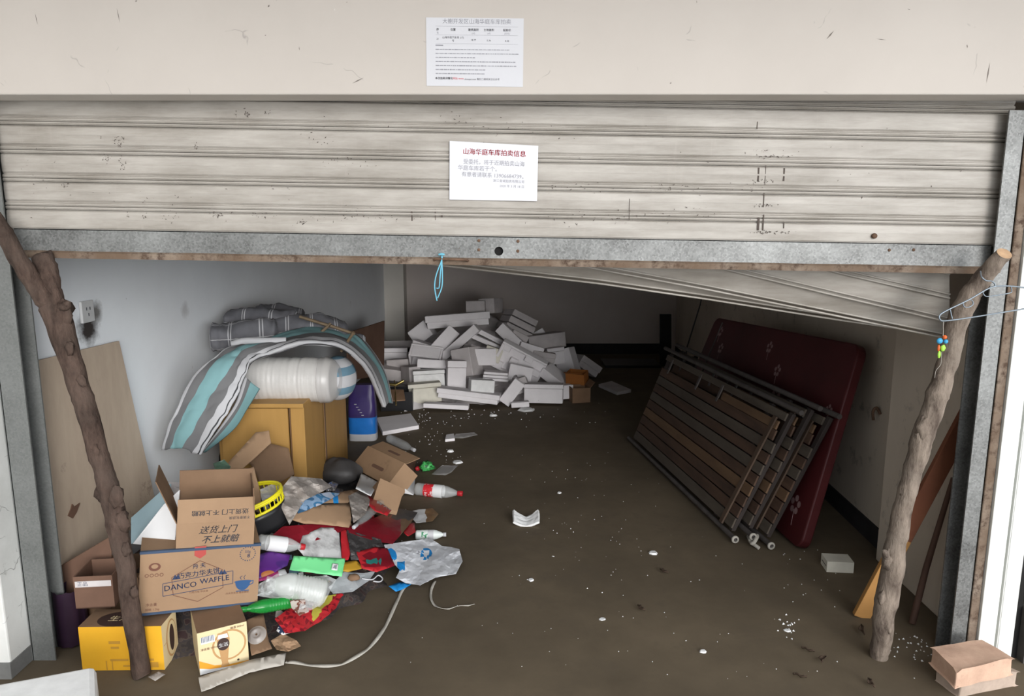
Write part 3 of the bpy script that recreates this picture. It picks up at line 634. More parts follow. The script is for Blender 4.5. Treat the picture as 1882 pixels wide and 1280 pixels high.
tk = frame(pk, pk+(quad[1]-quad[0]), pk+(quad[3]-quad[0])); b = B().prism([(-.03, 0), (-.01, .02), (0, .035), (.012, .02), (.045, .024), (.02, -.005), (-.005, -.02)], -.004, tk)
tag(b.build('torn_patch', M_cardd), 'small dark torn scrap stuck on the lower plywood sheet', 'scrap')
# ================================================================== CARTONS
def carton(loc, rot, w, d, h, m, mi, name, label, cat='box', flaps=(), th=.004, group=None, solid=False, deco=None, mats=None, top=None):
    """origin: front-left-bottom corner; local x right, y back, z up. flaps: (side, angle, length, w0, w1)"""
    T = Matrix.Translation(loc) @ rot
    t = thing(name, label, cat, loc, group); b = B()
    if solid: b.box((w/2, d/2, h/2), (w, d, h), 0, T, top)
    else:
        b.box((w/2, d/2, th/2), (w, d, th), 0, T)
        b.box((w/2, th/2, h/2), (w, th, h), 0, T); b.box((w/2, d-th/2, h/2), (w, th, h), 0, T)
        b.box((th/2, d/2, h/2), (th, d-2*th-.001, h), 0, T); b.box((w-th/2, d/2, h/2), (th, d-2*th-.001, h), 0, T)
    if deco: deco(b, T)
    b.build('carton_body', [m]+(mats or []), t, bevel=.0012)
    for fl in flaps:
        side, ang, ln = fl[:3]
        if side == 'f': Tf = T @ TR((0, 0, h), 0, 0, 0) @ Matrix.Rotation(R(ang), 4, 'X'); ww = w
        if side == 'b': Tf = T @ TR((0, d, h)) @ Matrix.Rotation(R(-ang), 4, 'X'); ww = w
        if side == 'l': Tf = T @ TR((0, d, h), 0, 0, -90) @ Matrix.Rotation(R(ang), 4, 'X'); ww = d
        if side == 'r': Tf = T @ TR((w, 0, h), 0, 0, 90) @ Matrix.Rotation(R(ang), 4, 'X'); ww = d
        bf = B(); bf.box((ww/2, 0, ln/2), (ww-.004, th*.8, ln), 0, Tf)
        if len(fl) > 3: fl[3](bf, Tf, ww, ln)
        bf.build('flap', [fl[4] if len(fl) > 4 else m]+(mats or []), t)
    return t
def rotm(rx=0, ry=0, rz=0): return Matrix.Rotation(R(rz), 4, 'Z') @ Matrix.Rotation(R(ry), 4, 'Y') @ Matrix.Rotation(R(rx), 4, 'X')
# --- waffle carton
def line(b, T, pts, wd, m, y=-.0008):
    for i in range(len(pts)-1):
        a, c = Vector((pts[i][0], y, pts[i][1])), Vector((pts[i+1][0], y, pts[i+1][1])); d = (c-a); n = Vector((-d.z, 0, d.x)).normalized()*wd/2
        b.add([a-n, c-n, c+n, a+n], [(0, 1, 2, 3)], m, False, T)
def disc(b, T, x, z, rx, rz, m, y=-.0009, n=24, a0=0, a1=360):
    b.add([(x+rx*math.cos(R(lerp(a0, a1, k/n))), y, z+rz*math.sin(R(lerp(a0, a1, k/n)))) for k in range(n if a1-a0 == 360 else n+1)], [tuple(range(n if a1-a0 == 360 else n+1))], m, False, T)
WB = YP(254, 1133, -.075); WB2 = YP(473, 1110, .085); WT = YP(243, 1019, -.075)
ww = (WB2-WB).length; wh = (WT-WB).length
TWB = frame(WB, WB2, WT).to_3x3().to_4x4(); kz = wh/114; kx = ww/229
def wdeco(b, T):
    f = lambda px, py: ((px-243)*kx, wh-(py-1014)*kz)
    def t_(s_, px, py, size, m, sx=1, al='CENTER', bold=0, shear=0, ry=0): x, z = f(px, py); b.text(s_, size*kx, T @ TR((x, -.0008, z), 0, ry), m, al, sx, shear, bold)
    hexp = [f(x, y) for x, y in ((354, 1036), (398, 1056), (401, 1090), (353, 1112), (306, 1096), (302, 1063), (354, 1036))]
    line(b, T, hexp, .0022, 2)
    bn = [f(286, 1073), f(419, 1060), f(420, 1084), f(287, 1096)]
    b.add([(x, -.0007, z) for x, z in bn], [(0, 1, 2, 3)], 0, False, T); line(b, T, [(x, z) for x, z in bn]+[bn[0]], .0022, 1, -.0010)
    t_('DANCO', 319, 1081, 17, 1, .98, bold=.0006, ry=-4); t_('WAFFLE', 384, 1074, 16, 1, .98, bold=.0006, ry=-4)
    t_('丹 夫', 353, 1046, 11, 1, 1, bold=.0005, ry=-4); t_('巧克力华夫饼', 353, 1060, 13.5, 1, 1, bold=.0005, ry=-4)
    for x, y in ((308, 1062), (313, 1062), (396, 1060), (402, 1060)):
        a = f(x-5, y+5), f(x+6, y+5), f(x, y-4); b.add([(p[0], -.0009, p[1]) for p in a], [(0, 1, 2)], 1, False, T)
    a = [f(x, y) for x, y in ((343, 1010), (365, 1009), (365, 1025), (354, 1032), (343, 1026))]; b.add([(p[0], -.0009, p[1]) for p in a], [tuple(range(5))], 3, False, T)
    # coffee cup
    x, z = f(440, 1082); disc(b, T, x, z, .026, .034, 4, -.0009, 16, 180, 360); disc(b, T, x, z, .030, .005, 4, -.001); line(b, T, [(x+.024, z-.004), (x+.036, z+.001), (x+.035, z-.010), (x+.020, z-.017)], .003, 4)
    line(b, T, [(x-.006, z+.008), (x-.010, z+.016), (x-.003, z+.022)], .002, 1); line(b, T, [(x+.006, z+.008), (x+.003, z+.016), (x+.008, z+.024)], .002, 1)
    b.box((x, -.0009, z-.036), (.045, .0003, .003), 4, T)
    # round seal and storage icons
    x, z = f(447, 1030)
    for k_ in range(20):
        a = R(18*k_); disc(b, T, x+.026*math.cos(a), z+.026*math.sin(a), .0022, .0022, 1, -.0009, 6)
    t_('50g', 447, 1026, 8, 1); t_('8', 449, 1034, 11, 1, bold=.0008)
    x, z = f(270, 1041); disc(b, T, x, z, .019, .015, 2); disc(b, T, x, z+.002, .011, .008, 0, -.0012)
    for k_ in range(4): x, z = f(256+k_*9, 1056); disc(b, T, x, z, .0065, .0065, 2, -.0009, 12); disc(b, T, x, z, .0042, .0042, 0, -.0012, 12)
    t_('净含量', 266, 1110, 7, 2); t_('规格 1.2kg', 268, 1119, 6, 2)
    t_('丹夫华夫饼 香浓美味', 430, 1103, 5, 2); t_('巧克力味 华夫饼', 354, 1094, 5, 2)
carton(WB, TWB, ww, .26, wh, M_card, 0, 'waffle_carton', 'brown DANCO waffle carton with blue cup print lying on the yellow cartons'.replace('DANCO ', ''), 'box', [], solid=True, deco=lambda b, T: (wdeco(b, T), b.box((ww/2, .004, wh-.001), (ww+.003, .011, .009), 5, T), b.box((ww/2, .004, .004), (ww+.003, .011, .009), 5, T)), mats=[M_navy, M_brp, M_redp, M_cup, M_blue_edge])
# --- open delivery carton on top of it
DB = YP(323, 1013, -.012); DB2 = YP(466, 1003, .085); dw = (DB2-DB).length; TDB = frame(DB, DB2, DB+Vector((0, 0, 1))).to_3x3().to_4x4()
def ddeco(b, T):
    b.text('送货上门', .031, T @ TR((dw*.52, -.0008, .068)), 1, 'CENTER', 1, .35, .0006); b.text('不上就赔', .031, T @ TR((dw*.55, -.0008, .032)), 1, 'CENTER', 1, .35, .0012)
    b.box((dw*.56, -.0008, .003), (dw*.62, .0003, .002), 1, T)
def dflap(b, T, w_, l): b.text('送货上门 不上就赔', .020, T @ TR((w_*.55, -.0026, l*.42), 0, 180), 1, 'CENTER', 1.15, 0, .0006); b.text('不满意包退换', .012, T @ TR((w_*.80, -.0026, l*.15), 0, 180), 1)
carton(DB, TDB, dw, .20, .098, M_card, 0, 'delivery_carton', 'open brown carton with slanted black delivery slogan on top of the waffle carton', 'box',
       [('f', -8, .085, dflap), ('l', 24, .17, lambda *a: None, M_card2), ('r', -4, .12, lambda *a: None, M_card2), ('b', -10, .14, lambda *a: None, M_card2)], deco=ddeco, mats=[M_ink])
# --- yellow case, left
p0 = F(152, 1234); p1 = F(303, 1232); p2 = F(339, 1199)
yw = (p1-p0).length; yd = (p2-p1).length*1.05; yh = (YP(298, 1152, p1.y).z)
ra = math.degrees(math.atan2(p1.y-p0.y, p1.x-p0.x))
def ydeco(b, T):
    b.add([T @ Vector((yw*.42+.075*math.cos(R(15*k_)), yd*.42+.05*math.sin(R(15*k_)), yh+.0008)) for k_ in range(24)], [tuple(range(24))], 3)
    b.text('生活', .038, T @ TR((yw*.42, yd*.42, yh+.0014), -90), 2)
    Ts = T @ TR((yw, 0, 0), 0, 0, 90); disc(b, Ts, yd*.58, yh*.50, yd*.34, yh*.42, 4); disc(b, Ts, yd*.60, yh*.50, yd*.30, yh*.38, 2, -.0012); disc(b, Ts, yd*.60, yh*.50, yd*.16, yh*.30, 3, -.0015)
    b.box((yd*.5, -.001, yh*.52), (yd*.9, .0003, .0015), 4, Ts)
    for x, z, w_, h_ in ((.42, .64, .14, .010), (.42, .52, .10, .008), (.46, .24, .22, .008), (.80, .24, .16, .008), (.30, .12, .012, .035), (.37, .12, .012, .035), (.6, .10, .20, .006), (.86, .12, .14, .02)):
        b.box((yw*x, -.0008, yh*z), (yw*w_, .0003, h_), 1, T)
carton(Vector((p0.x, p0.y, 0.001)), rotm(0, 0, ra), yw, yd, yh, M_yel, 0, 'drink_carton', 'wide bright yellow drink carton on the floor behind the foot of the forked branch', 'box', [], solid=True, deco=ydeco, mats=[M_olive, M_cream, M_dkp, M_tanp, M_card2], top={5: 5, 1: 2})
# --- cream beer case, front middle
p0 = F(368, 1243); p1 = F(458, 1218); bw_ = (p1-p0).length; ra = math.degrees(math.atan2(p1.y-p0.y, p1.x-p0.x)); bh = YP(352, 1167, p0.y).z
def bdeco(b, T):
    x0_, z0_ = bw_*.50, bh*.52
    for k_, (r1, m_) in enumerate(((.35, 4), (.31, 0))): disc(b, T, bw_*.62, bh*.55, bw_*r1, bh*r1*1.05, m_, -.0008-.0002*k_)
    b.add([(0, -.0014, 0), (bw_, -.0014, 0), (bw_, -.0014, bh*.05), (bw_*.6, -.0014, bh*.07), (bw_*.3, -.0014, bh*.14), (0, -.0014, bh*.34)], [tuple(range(6))], 1, False, T)
    b.add([(0, -.0016, 0), (bw_, -.0016, 0), (bw_*.55, -.0016, bh*.03), (bw_*.2, -.0016, bh*.08), (0, -.0016, bh*.16)], [tuple(range(5))], 2, False, T)
    gl = [(.40, .88), (.60, .88), (.635, .70), (.60, .45), (.57, .15), (.60, .06), (.42, .06), (.45, .15), (.41, .45), (.37, .70)]
    b.add([(bw_*x, -.0018, bh*z) for x, z in gl], [tuple(range(10))], 4, False, T); b.add([(bw_*x, -.0020, bh*z) for x, z in ((.41, .84), (.59, .84), (.61, .74), (.385, .74))], [(0, 1, 2, 3)], 2, False, T)
    disc(b, T, bw_*.50, bh*.60, bw_*.125, bh*.15, 3, -.0022); b.text('生活', bw_*.10, T @ TR((bw_*.5, -.0026, bh*.58)), 2, bold=.0004)
    b.box((bw_*.20, -.0018, bh*.80), (bw_*.28, .0004, bh*.17), 2, T)
    for i in range(9): b.box((bw_*(.08+.028*i), -.0022, bh*.82), (bw_*.011, .0004, bh*.13), 5, T)
    disc(b, T, bw_*.78, bh*.13, bw_*.025, bh*.025, 3, -.0018)
    b.text('净含量 500ml', bw_*.06, T @ TR((bw_*.22, -.0020, bh*.58)), 6); b.text('啤酒 500ml', bw_*.06, T @ TR((bw_*.80, -.0020, bh*.93)), 6)
carton(Vector((p0.x, p0.y, .003)), rotm(0, 0, ra), bw_, .19, bh, M_cream, 0, 'beer_carton', 'cream beer carton with printed glass and barcode, below the waffle carton', 'box', [], solid=True, deco=bdeco, mats=[M_org, M_wht, M_dkp, M_tanp, M_navy, M_brp, M_card2], top={5: 7, 1: 7})
# --- tall brown cartons and wrapped pack behind the yellow one
a = F(112, 1205); 
def boxat(name, label, px, py, z, w, d, h, rz, m, tilt=0, roll=0, flaps=(), cat='box', **kw):
    p = F(px, py, z); return carton(p, rotm(tilt, roll, rz), w, d, h, m, 0, name, label, cat, flaps, **kw)
boxat('brown_carton', 'brown carton with a dark purple wrapped pack inside, tucked behind the left channel', 150, 1170, .0, .22, .22, .22, 8, M_card2, flaps=[('f', -100, .06), ('r', 20, .08)])
b = B(); p = F(137, 1195)
def fnw(u, v):
    a = u*2*math.pi; return Vector((p.x-.03+.050*math.cos(a)*(1+.1*math.sin(7*a)), p.y+.055*math.sin(a)+.05, .01+.21*v+.01*noise.noise(Vector((a*3, v*6, 0)))))*1
b.grid(fnw, 28, 14); tag(b.build('wrapped_pack', M_purd), 'dark purple film-wrapped pack standing in the left corner behind the channel', 'package')
boxat('brown_carton', 'brown carton with a white taped strip standing under the plywood sheet', 140, 1120, .20, .13, .14, .12, 6, M_cardd, flaps=[], deco=lambda b, T: (b.box((.065, -.001, .092), (.12, .0006, .022), 1, T), b.text('正品', .018, T @ TR((.03, -.0016, .092)), 2)), mats=[M_foamd, M_navy])
# pale blue and white foam boards behind the delivery carton
def quadslab(name, label, cat, q, th, m, bev=.003, group=None, mats=None):
    q = [Vector(p) for p in q]; n = (q[1]-q[0]).cross(q[3]-q[0]).normalized()*th
    b = B().hexa([q[0], q[1], q[1]-n, q[0]-n], [q[3], q[2], q[2]-n, q[3]-n]); return tag(b.build(name, m, bevel=bev), label, cat, group)
quadslab('flattened_carton', 'dull brown flattened carton standing under the plywood in the left corner', 'cardboard', [YP(112, 1120, .10), YP(205, 1120, .12), YP(205, 985, .14), YP(112, 1040, .12)], .006, M_cardd)
quadslab('foam_board', 'pale blue board leaning behind the delivery carton', 'board', [YP(240, 1000, .08), YP(300, 960, .10), YP(312, 888, .22), YP(240, 952, .16)], .012, M_pale)
quadslab('foam_board', 'white board tilted between the branch and the delivery carton', 'board', [YP(243, 1000, .05), YP(320, 1010, .05), YP(330, 900, .16), YP(300, 928, .12)], .010, M_wht)
quadslab('foam_board', 'white sheet lying behind the open delivery carton near the wall', 'board', [YP(305, 930, .20), YP(400, 925, .22), YP(420, 895, .40), YP(300, 884, .34)], .008, M_foamd)
b = B(); pw = F(0, 1250, .2)
p1 = F(176, 1222, .2); p0 = F(-40, 1262, .2); q1 = F(180, 1330, .2); q0 = p0+(q1-p1)
n_ = (p1-p0).cross(Vector((0, 0, 1)))
b.hexa([Vector((v.x, v.y, .0)) for v in (q0, q1, p1, p0)], [q0, q1, p1, p0])
t = tag(b.build('foam_box', M_foamb, bevel=.018), 'large bright white foam box lying at the bottom left corner outside', 'box')
# ================================================================== CABINETS AND BEDDING
cx1 = YP(556, 745, 1.2).x; cx0 = YP(395, 745, 1.2).x; CH = YP(556, 742, 1.2).z
t = thing('bedside_cabinet', 'yellow oak bedside cabinet under the rolled bedding, facing the door', 'cabinet', ((cx0+cx1)/2, 1.4, 0))
W_ = cx1-cx0; b = B(); b.box(((cx0+cx1)/2, 1.405, CH-.011), (W_+.012, .43, .022)); b.build('cabinet_top', M_oak, t, bevel=.003)
b = B(); b.box((cx0+.01, 1.41, CH/2), (.02, .38, CH-.03)); b.box((cx1-.035, 1.41, CH/2-.01), (.07, .38, CH-.03)); b.box(((cx0+cx1)/2, 1.59, CH/2), (W_, .012, CH-.04)); b.build('cabinet_sides', M_oak, t, bevel=.002)
b = B(); b.box(((cx0+cx1)/2-.03, 1.213, CH/2-.005), (W_-.10, .018, CH-.045)); b.build('cabinet_door', M_oak, t, bevel=.003)
b = B(); b.box((cx1-.074, 1.232, CH/2), (.006, .02, CH-.05)); b.build('door_gap', M_oakd, t)
c2x = YP(594, 745, 1.64).x; c2a = c2x-.36
t = thing('bedside_cabinet', 'second yellow oak cabinet standing behind and right of the first', 'cabinet', ((c2a+c2x)/2, 1.85, 0))
b = B(); b.box(((c2a+c2x)/2, 1.92, CH/2+.015), (c2x-c2a, .56, CH+.03)); b.build('cabinet_body', M_oak, t, bevel=.003)
b = B(); b.box((c2x+.0012, 1.66, CH/2+.01), (.003, .03, CH)); b.build('edge_strip', M_card2, t)
# white wrapped roll
RA, RB = YP(455, 697, 1.36), YP(612, 699, 1.40); rr = .118
axv = (RB-RA); 
def rollfn(u, v):
    a = v*2*math.pi; c = RA+axv*u; k_ = rr*(1+.028*noise.noise(Vector((u*34, a*.35, 1)))+.02*noise.noise(Vector((u*5, math.cos(a)*2, math.sin(a)*2))) - .10*max(0, (u-.93)/.07)**2)
    return c+Vector((0, math.cos(a)*k_*.95, math.sin(a)*k_))
t = thing('wrapped_roll', 'white quilted roll wrapped in clear film on top of the cabinet', 'bedding', ((RA.x+RB.x)/2, 1.38, RA.z-rr))
b = B(); b.grid(rollfn, 90, 32); b.add([rollfn(1, k_/32) for k_ in range(32)], [tuple(range(32))]); b.add([rollfn(0, k_/32) for k_ in range(32)], [tuple(range(32))]); b.build('roll', M_roll, t)
b = B(); b.grid(lambda u, v: rollfn(.86+.22*u, v+.02)+Vector((.0, 0, 0))+(rollfn(.9, v)-(RA+axv*.9))*(.04+.03*noise.noise(Vector((u*6, v*9, 4)))), 12, 32); b.build('film_wrap', M_film, t)
# striped pillow peeking out to the right
b = B(); pc = YP(622, 695, 1.62)
b.grid(lambda u, v: pc+Vector((.10*math.sin(math.pi*v)*math.cos(u*2*math.pi), .14*math.sin(math.pi*v)*math.sin(u*2*math.pi), .125*math.cos(math.pi*v))), 20, 24, 0, True, lambda u, v: 0 if int(v*7) % 2 else 1)
tag(b.build('striped_pillow', [M_wf, M_steelb]), 'blue and white striped pillow behind the white wrapped roll', 'pillow')
# quilt
QL = [((304, 826), .86), ((322, 768), .90), ((350, 712), .95), ((388, 668), 1.02), ((430, 645), 1.15), ((480, 633), 1.35), ((540, 614), 1.62), ((600, 606), 1.75), ((655, 622), 1.85), ((700, 680), 1.95), ((716, 742), 1.98)]
QR = [((368, 836), .84), ((402, 785), .88), ((432, 738), .92), ((450, 695), .98), ((468, 664), 1.06), ((520, 648), 1.14), ((570, 634), 1.20), ((628, 643), 1.35), ((668, 678), 1.55), ((690, 718), 1.75), ((702, 748), 1.85)]
def qpath(Q): return smoothpath([YP(*p, y) for p, y in Q], 8)
qa, qb = qpath(QL), qpath(QR); NQ = len(qa)-1
def qfn(u, v):
    i = min(int(u*NQ), NQ-1); f_ = u*NQ-i; a = lerp(qa[i], qa[i+1], f_); c = lerp(qb[i], qb[i+1], f_); p = lerp(a, c, v)
    n = Vector((.25, -.6, .75)).normalized(); k_ = .026*math.sin(math.pi*v)+.018*noise.noise(Vector((u*9, v*2.5, 0)))+.008*noise.noise(Vector((u*30, v*6, 0)))
    return p+n*k_
def qm(u, v):
        return 2 if v < .07 else 1 if v < .24 else 0 if v < .56 else 1 if v < .80 else 2 if v < .93 else 3 if v < .955 else 2
t = thing('striped_quilt', 'aqua, grey and white striped quilt draped over roll and hanging down the cabinet', 'quilt', (-1.3, 1.3, .45))
b = B(); b.grid(qfn, 110, 42, 0, True, qm); QF_ = b.build('quilt_face', [M_aqua, M_gry, M_wf, M_pipe], t, solid=.022)
QL2 = [((450, 690), 1.02), ((438, 735), .99), ((412, 775), .97), ((372, 830), .95)]; QR2 = [((478, 715), 1.10), ((455, 752), 1.06), ((430, 790), 1.02), ((378, 832), .98)]
qa2, qb2 = qpath(QL2), qpath(QR2); N2 = len(qa2)-1
b = B(); b.grid(lambda u, v: lerp(qa2[min(int(u*N2), N2)], qb2[min(int(u*N2), N2)], v)+Vector((0, -.012*math.sin(v*3.14), .0)), N2, 16, 0, True, lambda u, v: 2 if v < .2 else 1 if v < .45 else 0); b.build('folded_edge', [M_aqua, M_gry, M_wf], t, solid=.015)
# dark edge piping along the outer side
b = B(); b.tube([p+Vector((0, -.006, .004)) for p in qa[:50]], .0035, 6); b.tube([p+Vector((0, -.004, .004)) for p in qb[:60]], .003, 6); b.build('piping', M_pipe, QF_)
b = B()
Tq = frame(qfn(.07, .40), qfn(.02, .52), qfn(.13, .35))
def script(u0, v0, u1, v1, n, seed):
    pts = [qfn(lerp(u0, u1, i/(n-1)), lerp(v0, v1, i/(n-1))+.035*math.sin(i*2.1+seed))+Vector((.001, -.004, .003)) for i in range(n)]; b.tube(smoothpath(pts, 4), .0013, 5)
script(.07, .44, .12, .44, 9, 0); b.build('stitched_lettering', M_steelb, QF_); b = B(); script(.22, .40, .36, .42, 16, 2); b.build('stitched_lettering', M_steelb, QF_)
# plaid rolls
def proll(b, pts, rad, seed, open_end=False):
    path = smoothpath([YP(*p, y) for p, y in pts], 10); K = len(path)-1; n_ = 22
    def fn(u, v):
        i = min(int(u*K), K-1); c = lerp(path[i], path[i+1], u*K-i); d = (path[min(i+1, K)]-path[i]).normalized(); a = v*2*math.pi
        s_ = d.cross(Vector((0, 0, 1))).normalized(); k_ = rad*(1+.30*noise.noise(Vector((u*4+seed, math.cos(a)*1.3, math.sin(a)*1.3)))+.12*noise.noise(Vector((u*14, a*2, seed))))
        k_ *= min(1, .72+.28*min(u, 1-u)*16); return c+s_*math.cos(a)*k_*1.15+Vector((0, 0, 1))*math.sin(a)*k_*.85
    L = sum((path[i+1]-path[i]).length for i in range(K))
    b.grid(fn, 46, n_, 0, True, None, lambda u, v: (u*L/.13, v*2*math.pi*rad/.13))
    b.add([fn(0, k_/n_) for k_ in range(n_)], [tuple(range(n_))], 1); b.add([fn(1, k_/n_) for k_ in range(n_)], [tuple(range(n_))], 0)
def prthing(label, pts, rad, seed):
    b = B(); proll(b, pts, rad, seed); return tag(b.build('rolled_blanket', [M_plaid, M_dkg]), label, 'blanket', 'rolled plaid blankets on the quilt')
prthing('grey plaid rolled blanket with its open dark end facing left', [((388, 622), 1.40), ((440, 618), 1.44), ((510, 612), 1.5)], .094, 1)
prthing('grey plaid blanket roll lying highest on the bedding', [((416, 590), 1.62), ((480, 588), 1.64), ((550, 594), 1.66)], .076, 2)
prthing('crumpled dark plaid blanket in the middle of the bedding', [((485, 616), 1.58), ((540, 603), 1.62), ((590, 602), 1.66), ((640, 616), 1.70)], .085, 3)
prthing('thin plaid roll sticking out right from under the bamboo frame', [((588, 617), 1.85), ((630, 622), 1.86), ((672, 628), 1.88)], .042, 4)
prthing('small dark folded bundle behind the plaid rolls', [((470, 578), 1.9), ((510, 574), 1.92), ((560, 584), 1.95)], .055, 5)
b = B(); pts = [YP(428, 634, 1.20), YP(450, 628, 1.20), YP(490, 628, 1.2), YP(526, 627, 1.22)]
b.tube(smoothpath(pts, 6), [.020]*19, 12); b.tube(smoothpath([p+Vector((.01, .03, -.016)) for p in pts], 6), [.018]*19, 12)
tag(b.build('folded_padding', M_wf), 'small folded white padding lying on the quilt below the plaid roll', 'padding')
t = thing('bamboo_frame', 'small frame of thin bamboo sticks lying on the plaid bedding', 'frame', YP(610, 640, 1.6))
for (a_, c_) in (((575, 625), (608, 595)), ((607, 599), (652, 614)), ((650, 611), (627, 646)), ((550, 582), (608, 600))):
    b = B(); b.tube([YP(*a_, 1.46), YP(*c_, 1.50)], .0085, 8); b.build('stick', M_bam, t)
# shoe-box style package
pb = F(640, 812); t = thing('film_bag', 'purple and blue film bag with white base standing beside the second cabinet', 'bag', (pb.x+.09, pb.y+.08, 0))
def bagfn(z0, z1, k0):
    wd = .098; 
    return lambda u, v: (lambda a, z: Vector((pb.x+.095+wd*(1-.15*max(0, z-.25)/.15)*(abs(math.cos(a))**.5)*(1 if math.cos(a) > 0 else -1), pb.y+.07+.065*(1-.5*max(0, z-.2)/.2)*(abs(math.sin(a))**.5)*(1 if math.sin(a) > 0 else -1)+.006*noise.noise(Vector((a*2, z*14, 0))), z)))(u*2*math.pi, lerp(z0, z1, v))
b = B(); b.grid(bagfn(0, .05, 0), 32, 3); b.build('white_base', M_wf, t)
b = B(); b.grid(bagfn(.05, .17, 0), 32, 6); b.build('blue_band', M_bluep, t)
b = B(); b.grid(bagfn(.17, .40, 0), 32, 10); b.add([bagfn(.17, .40, 0)(k_/32, 1) for k_ in range(32)], [tuple(range(32))]); b.build('purple_top', M_purp, t)
b = B()
for i in range(5): b.box((pb.x+.06+.012*i, pb.y+.001, .27-.02*i), (.016, .003, .004), 0)
b.build('white_stitches', M_wf, t)
b = B(); p = YP(612, 850, 1.0)
blob(b, F(622, 872, .12)+Vector((0, .03, 0)), .105, 0, (1.15, .9, .8), 22, .25, 3); tag(b.build('dark_bundle', M_dkg), 'dark grey rounded plastic bundle in front of the second cabinet', 'bundle')
b = B(); p = F(372, 880, .15); blob(b, p+Vector((.06, .2, .03)), .085, 0, (.8, 1.2, 1.2), 20, .4, 8); tag(b.build('dark_bundle', M_blk), 'black rounded mass in the gap left of the first cabinet', 'bundle')  # black mass filling the dark gap beside the cabinet
# dark board leaning at the back of the left wall
quadslab('dark_board', 'dark brown board leaning on the left wall behind the bedding', 'board', [YP(640, 700, 3.2), YP(706, 690, 4.2), YP(707, 590, 4.2), YP(640, 612, 3.2)], .015, M_cardd)
# ================================================================== BEDS ON THE RIGHT
def slatbed(off, label, front):
    bl, br, tl, tr = [Vector(p)+off for p in ((.835, 2.55, .03), (1.075, .95, .03), (1.085, 2.62, .655), (1.365, .98, .645))]
    t = thing('slatted_bed_base', label, 'bed base', (bl+br)/2, 'slatted bed bases leaning on the right wall')
    P = lambda u, v: lerp(lerp(bl, br, u), lerp(tl, tr, u), v)      # u 0 back .. 1 front
    n = (br-bl).cross(tl-bl).normalized()
    if n.x > 0: n = -n
    def bar(name, u0, v0, u1, v1, wd, th, m, o=0):
        a, c = P(u0, v0)+n*o, P(u1, v1)+n*o; d = (c-a).normalized(); s_ = n.cross(d).normalized()*wd/2; k_ = n*th
        b = B().hexa([a-s_, a+s_, a+s_+k_, a-s_+k_], [c-s_, c+s_, c+s_+k_, c-s_+k_]); return b.build(name, m, t, bevel=.0015)
    ms = [M_slatg, M_slatw, M_slatw, M_slatt, M_slatw, M_slatg, M_slatw, M_slatg, M_slatw]
    for i in range(9):
        v = .075+.087*i; u1 = .985 if i < 8 else .96
        bar('slat', .03, v, u1, v, .053, .010, ms[i])
    bar('slat', .58, .845, .95, .845, .044, .010, M_slatt); bar('slat', .03, .925, .97, .925, .040, .010, M_slatg)
    for u in (.10, .38, .56): bar('cross_bar', u, .78, u, .93, .022, .008, M_steel, .006)
    for u in (.04, .86, .975): bar('cross_bar', u, .02, u, .97, .030, .020, M_dfrm, -.022)
    bar('cross_bar', .93, .02, .93, .90, .032, .010, M_barw, .012)
    for v, nm in ((-.01, 'frame_tube'), (1.0, 'frame_tube')):
        b = B(); b.tube([P(-.03, v), P(1.02, v)], .013, 10); b.build(nm, M_steel, t)
    b = B(); c = P(1.02, -.01); d = (P(1, 0)-P(0, 0)).normalized()
    b.lathe([(.010, 0), (.017, 0), (.019, .006), (.017, .012), (.010, .012)], Matrix.Translation(c) @ d.to_track_quat('Z', 'Y').to_matrix().to_4x4(), 14); b.build('tube_cap', M_rope, t)
slatbed(Vector((0, 0, 0)), 'front slatted wooden bed base with steel tubes leaning on others', True)
slatbed(Vector((.075, -.03, .028)), 'middle slatted wooden bed base directly behind the front one', False)
slatbed(Vector((.15, -.07, .0)), 'rear slatted bed base against the maroon mattress board', False)
t = thing('mattress_board', 'maroon mattress board with pale flower print leaning on the right wall', 'mattress', (1.3, 1.8, 0))
bl, br, tl, tr = Vector((1.14, 2.78, .02)), Vector((1.345, .80, .02)), Vector((1.43, 2.70, .87)), Vector((1.565, .86, 1.0))
n = (br-bl).cross(tl-bl).normalized(); n = -n if n.x > 0 else n
d_ = ray(1581, 634); tr = CAM+d_*((bl-CAM).dot(n)/d_.dot(n))
MBp = lambda u, v: lerp(lerp(bl, br, u), lerp(tl, tr, u), v)
out = []
for (cu, cv, a0) in ((1-.03, .06, -90), (1-.03, .94, 0), (.03, .94, 90), (.03, .06, 180)):
    for k_ in range(7): a = R(a0+15*k_); out.append((cu+.03*math.cos(a), cv+.06*math.sin(a)))
b = B(); N_ = len(out); b.add([MBp(u, v) for u, v in out]+[MBp(u, v)-n*.05 for u, v in out], [tuple(range(N_)), tuple(reversed(range(N_, 2*N_)))]+[(i, i+N_, (i+1) % N_+N_, (i+1) % N_) for i in range(N_)])
MBD_ = b.build('board', M_bedred, t, bevel=.008)
b = B()
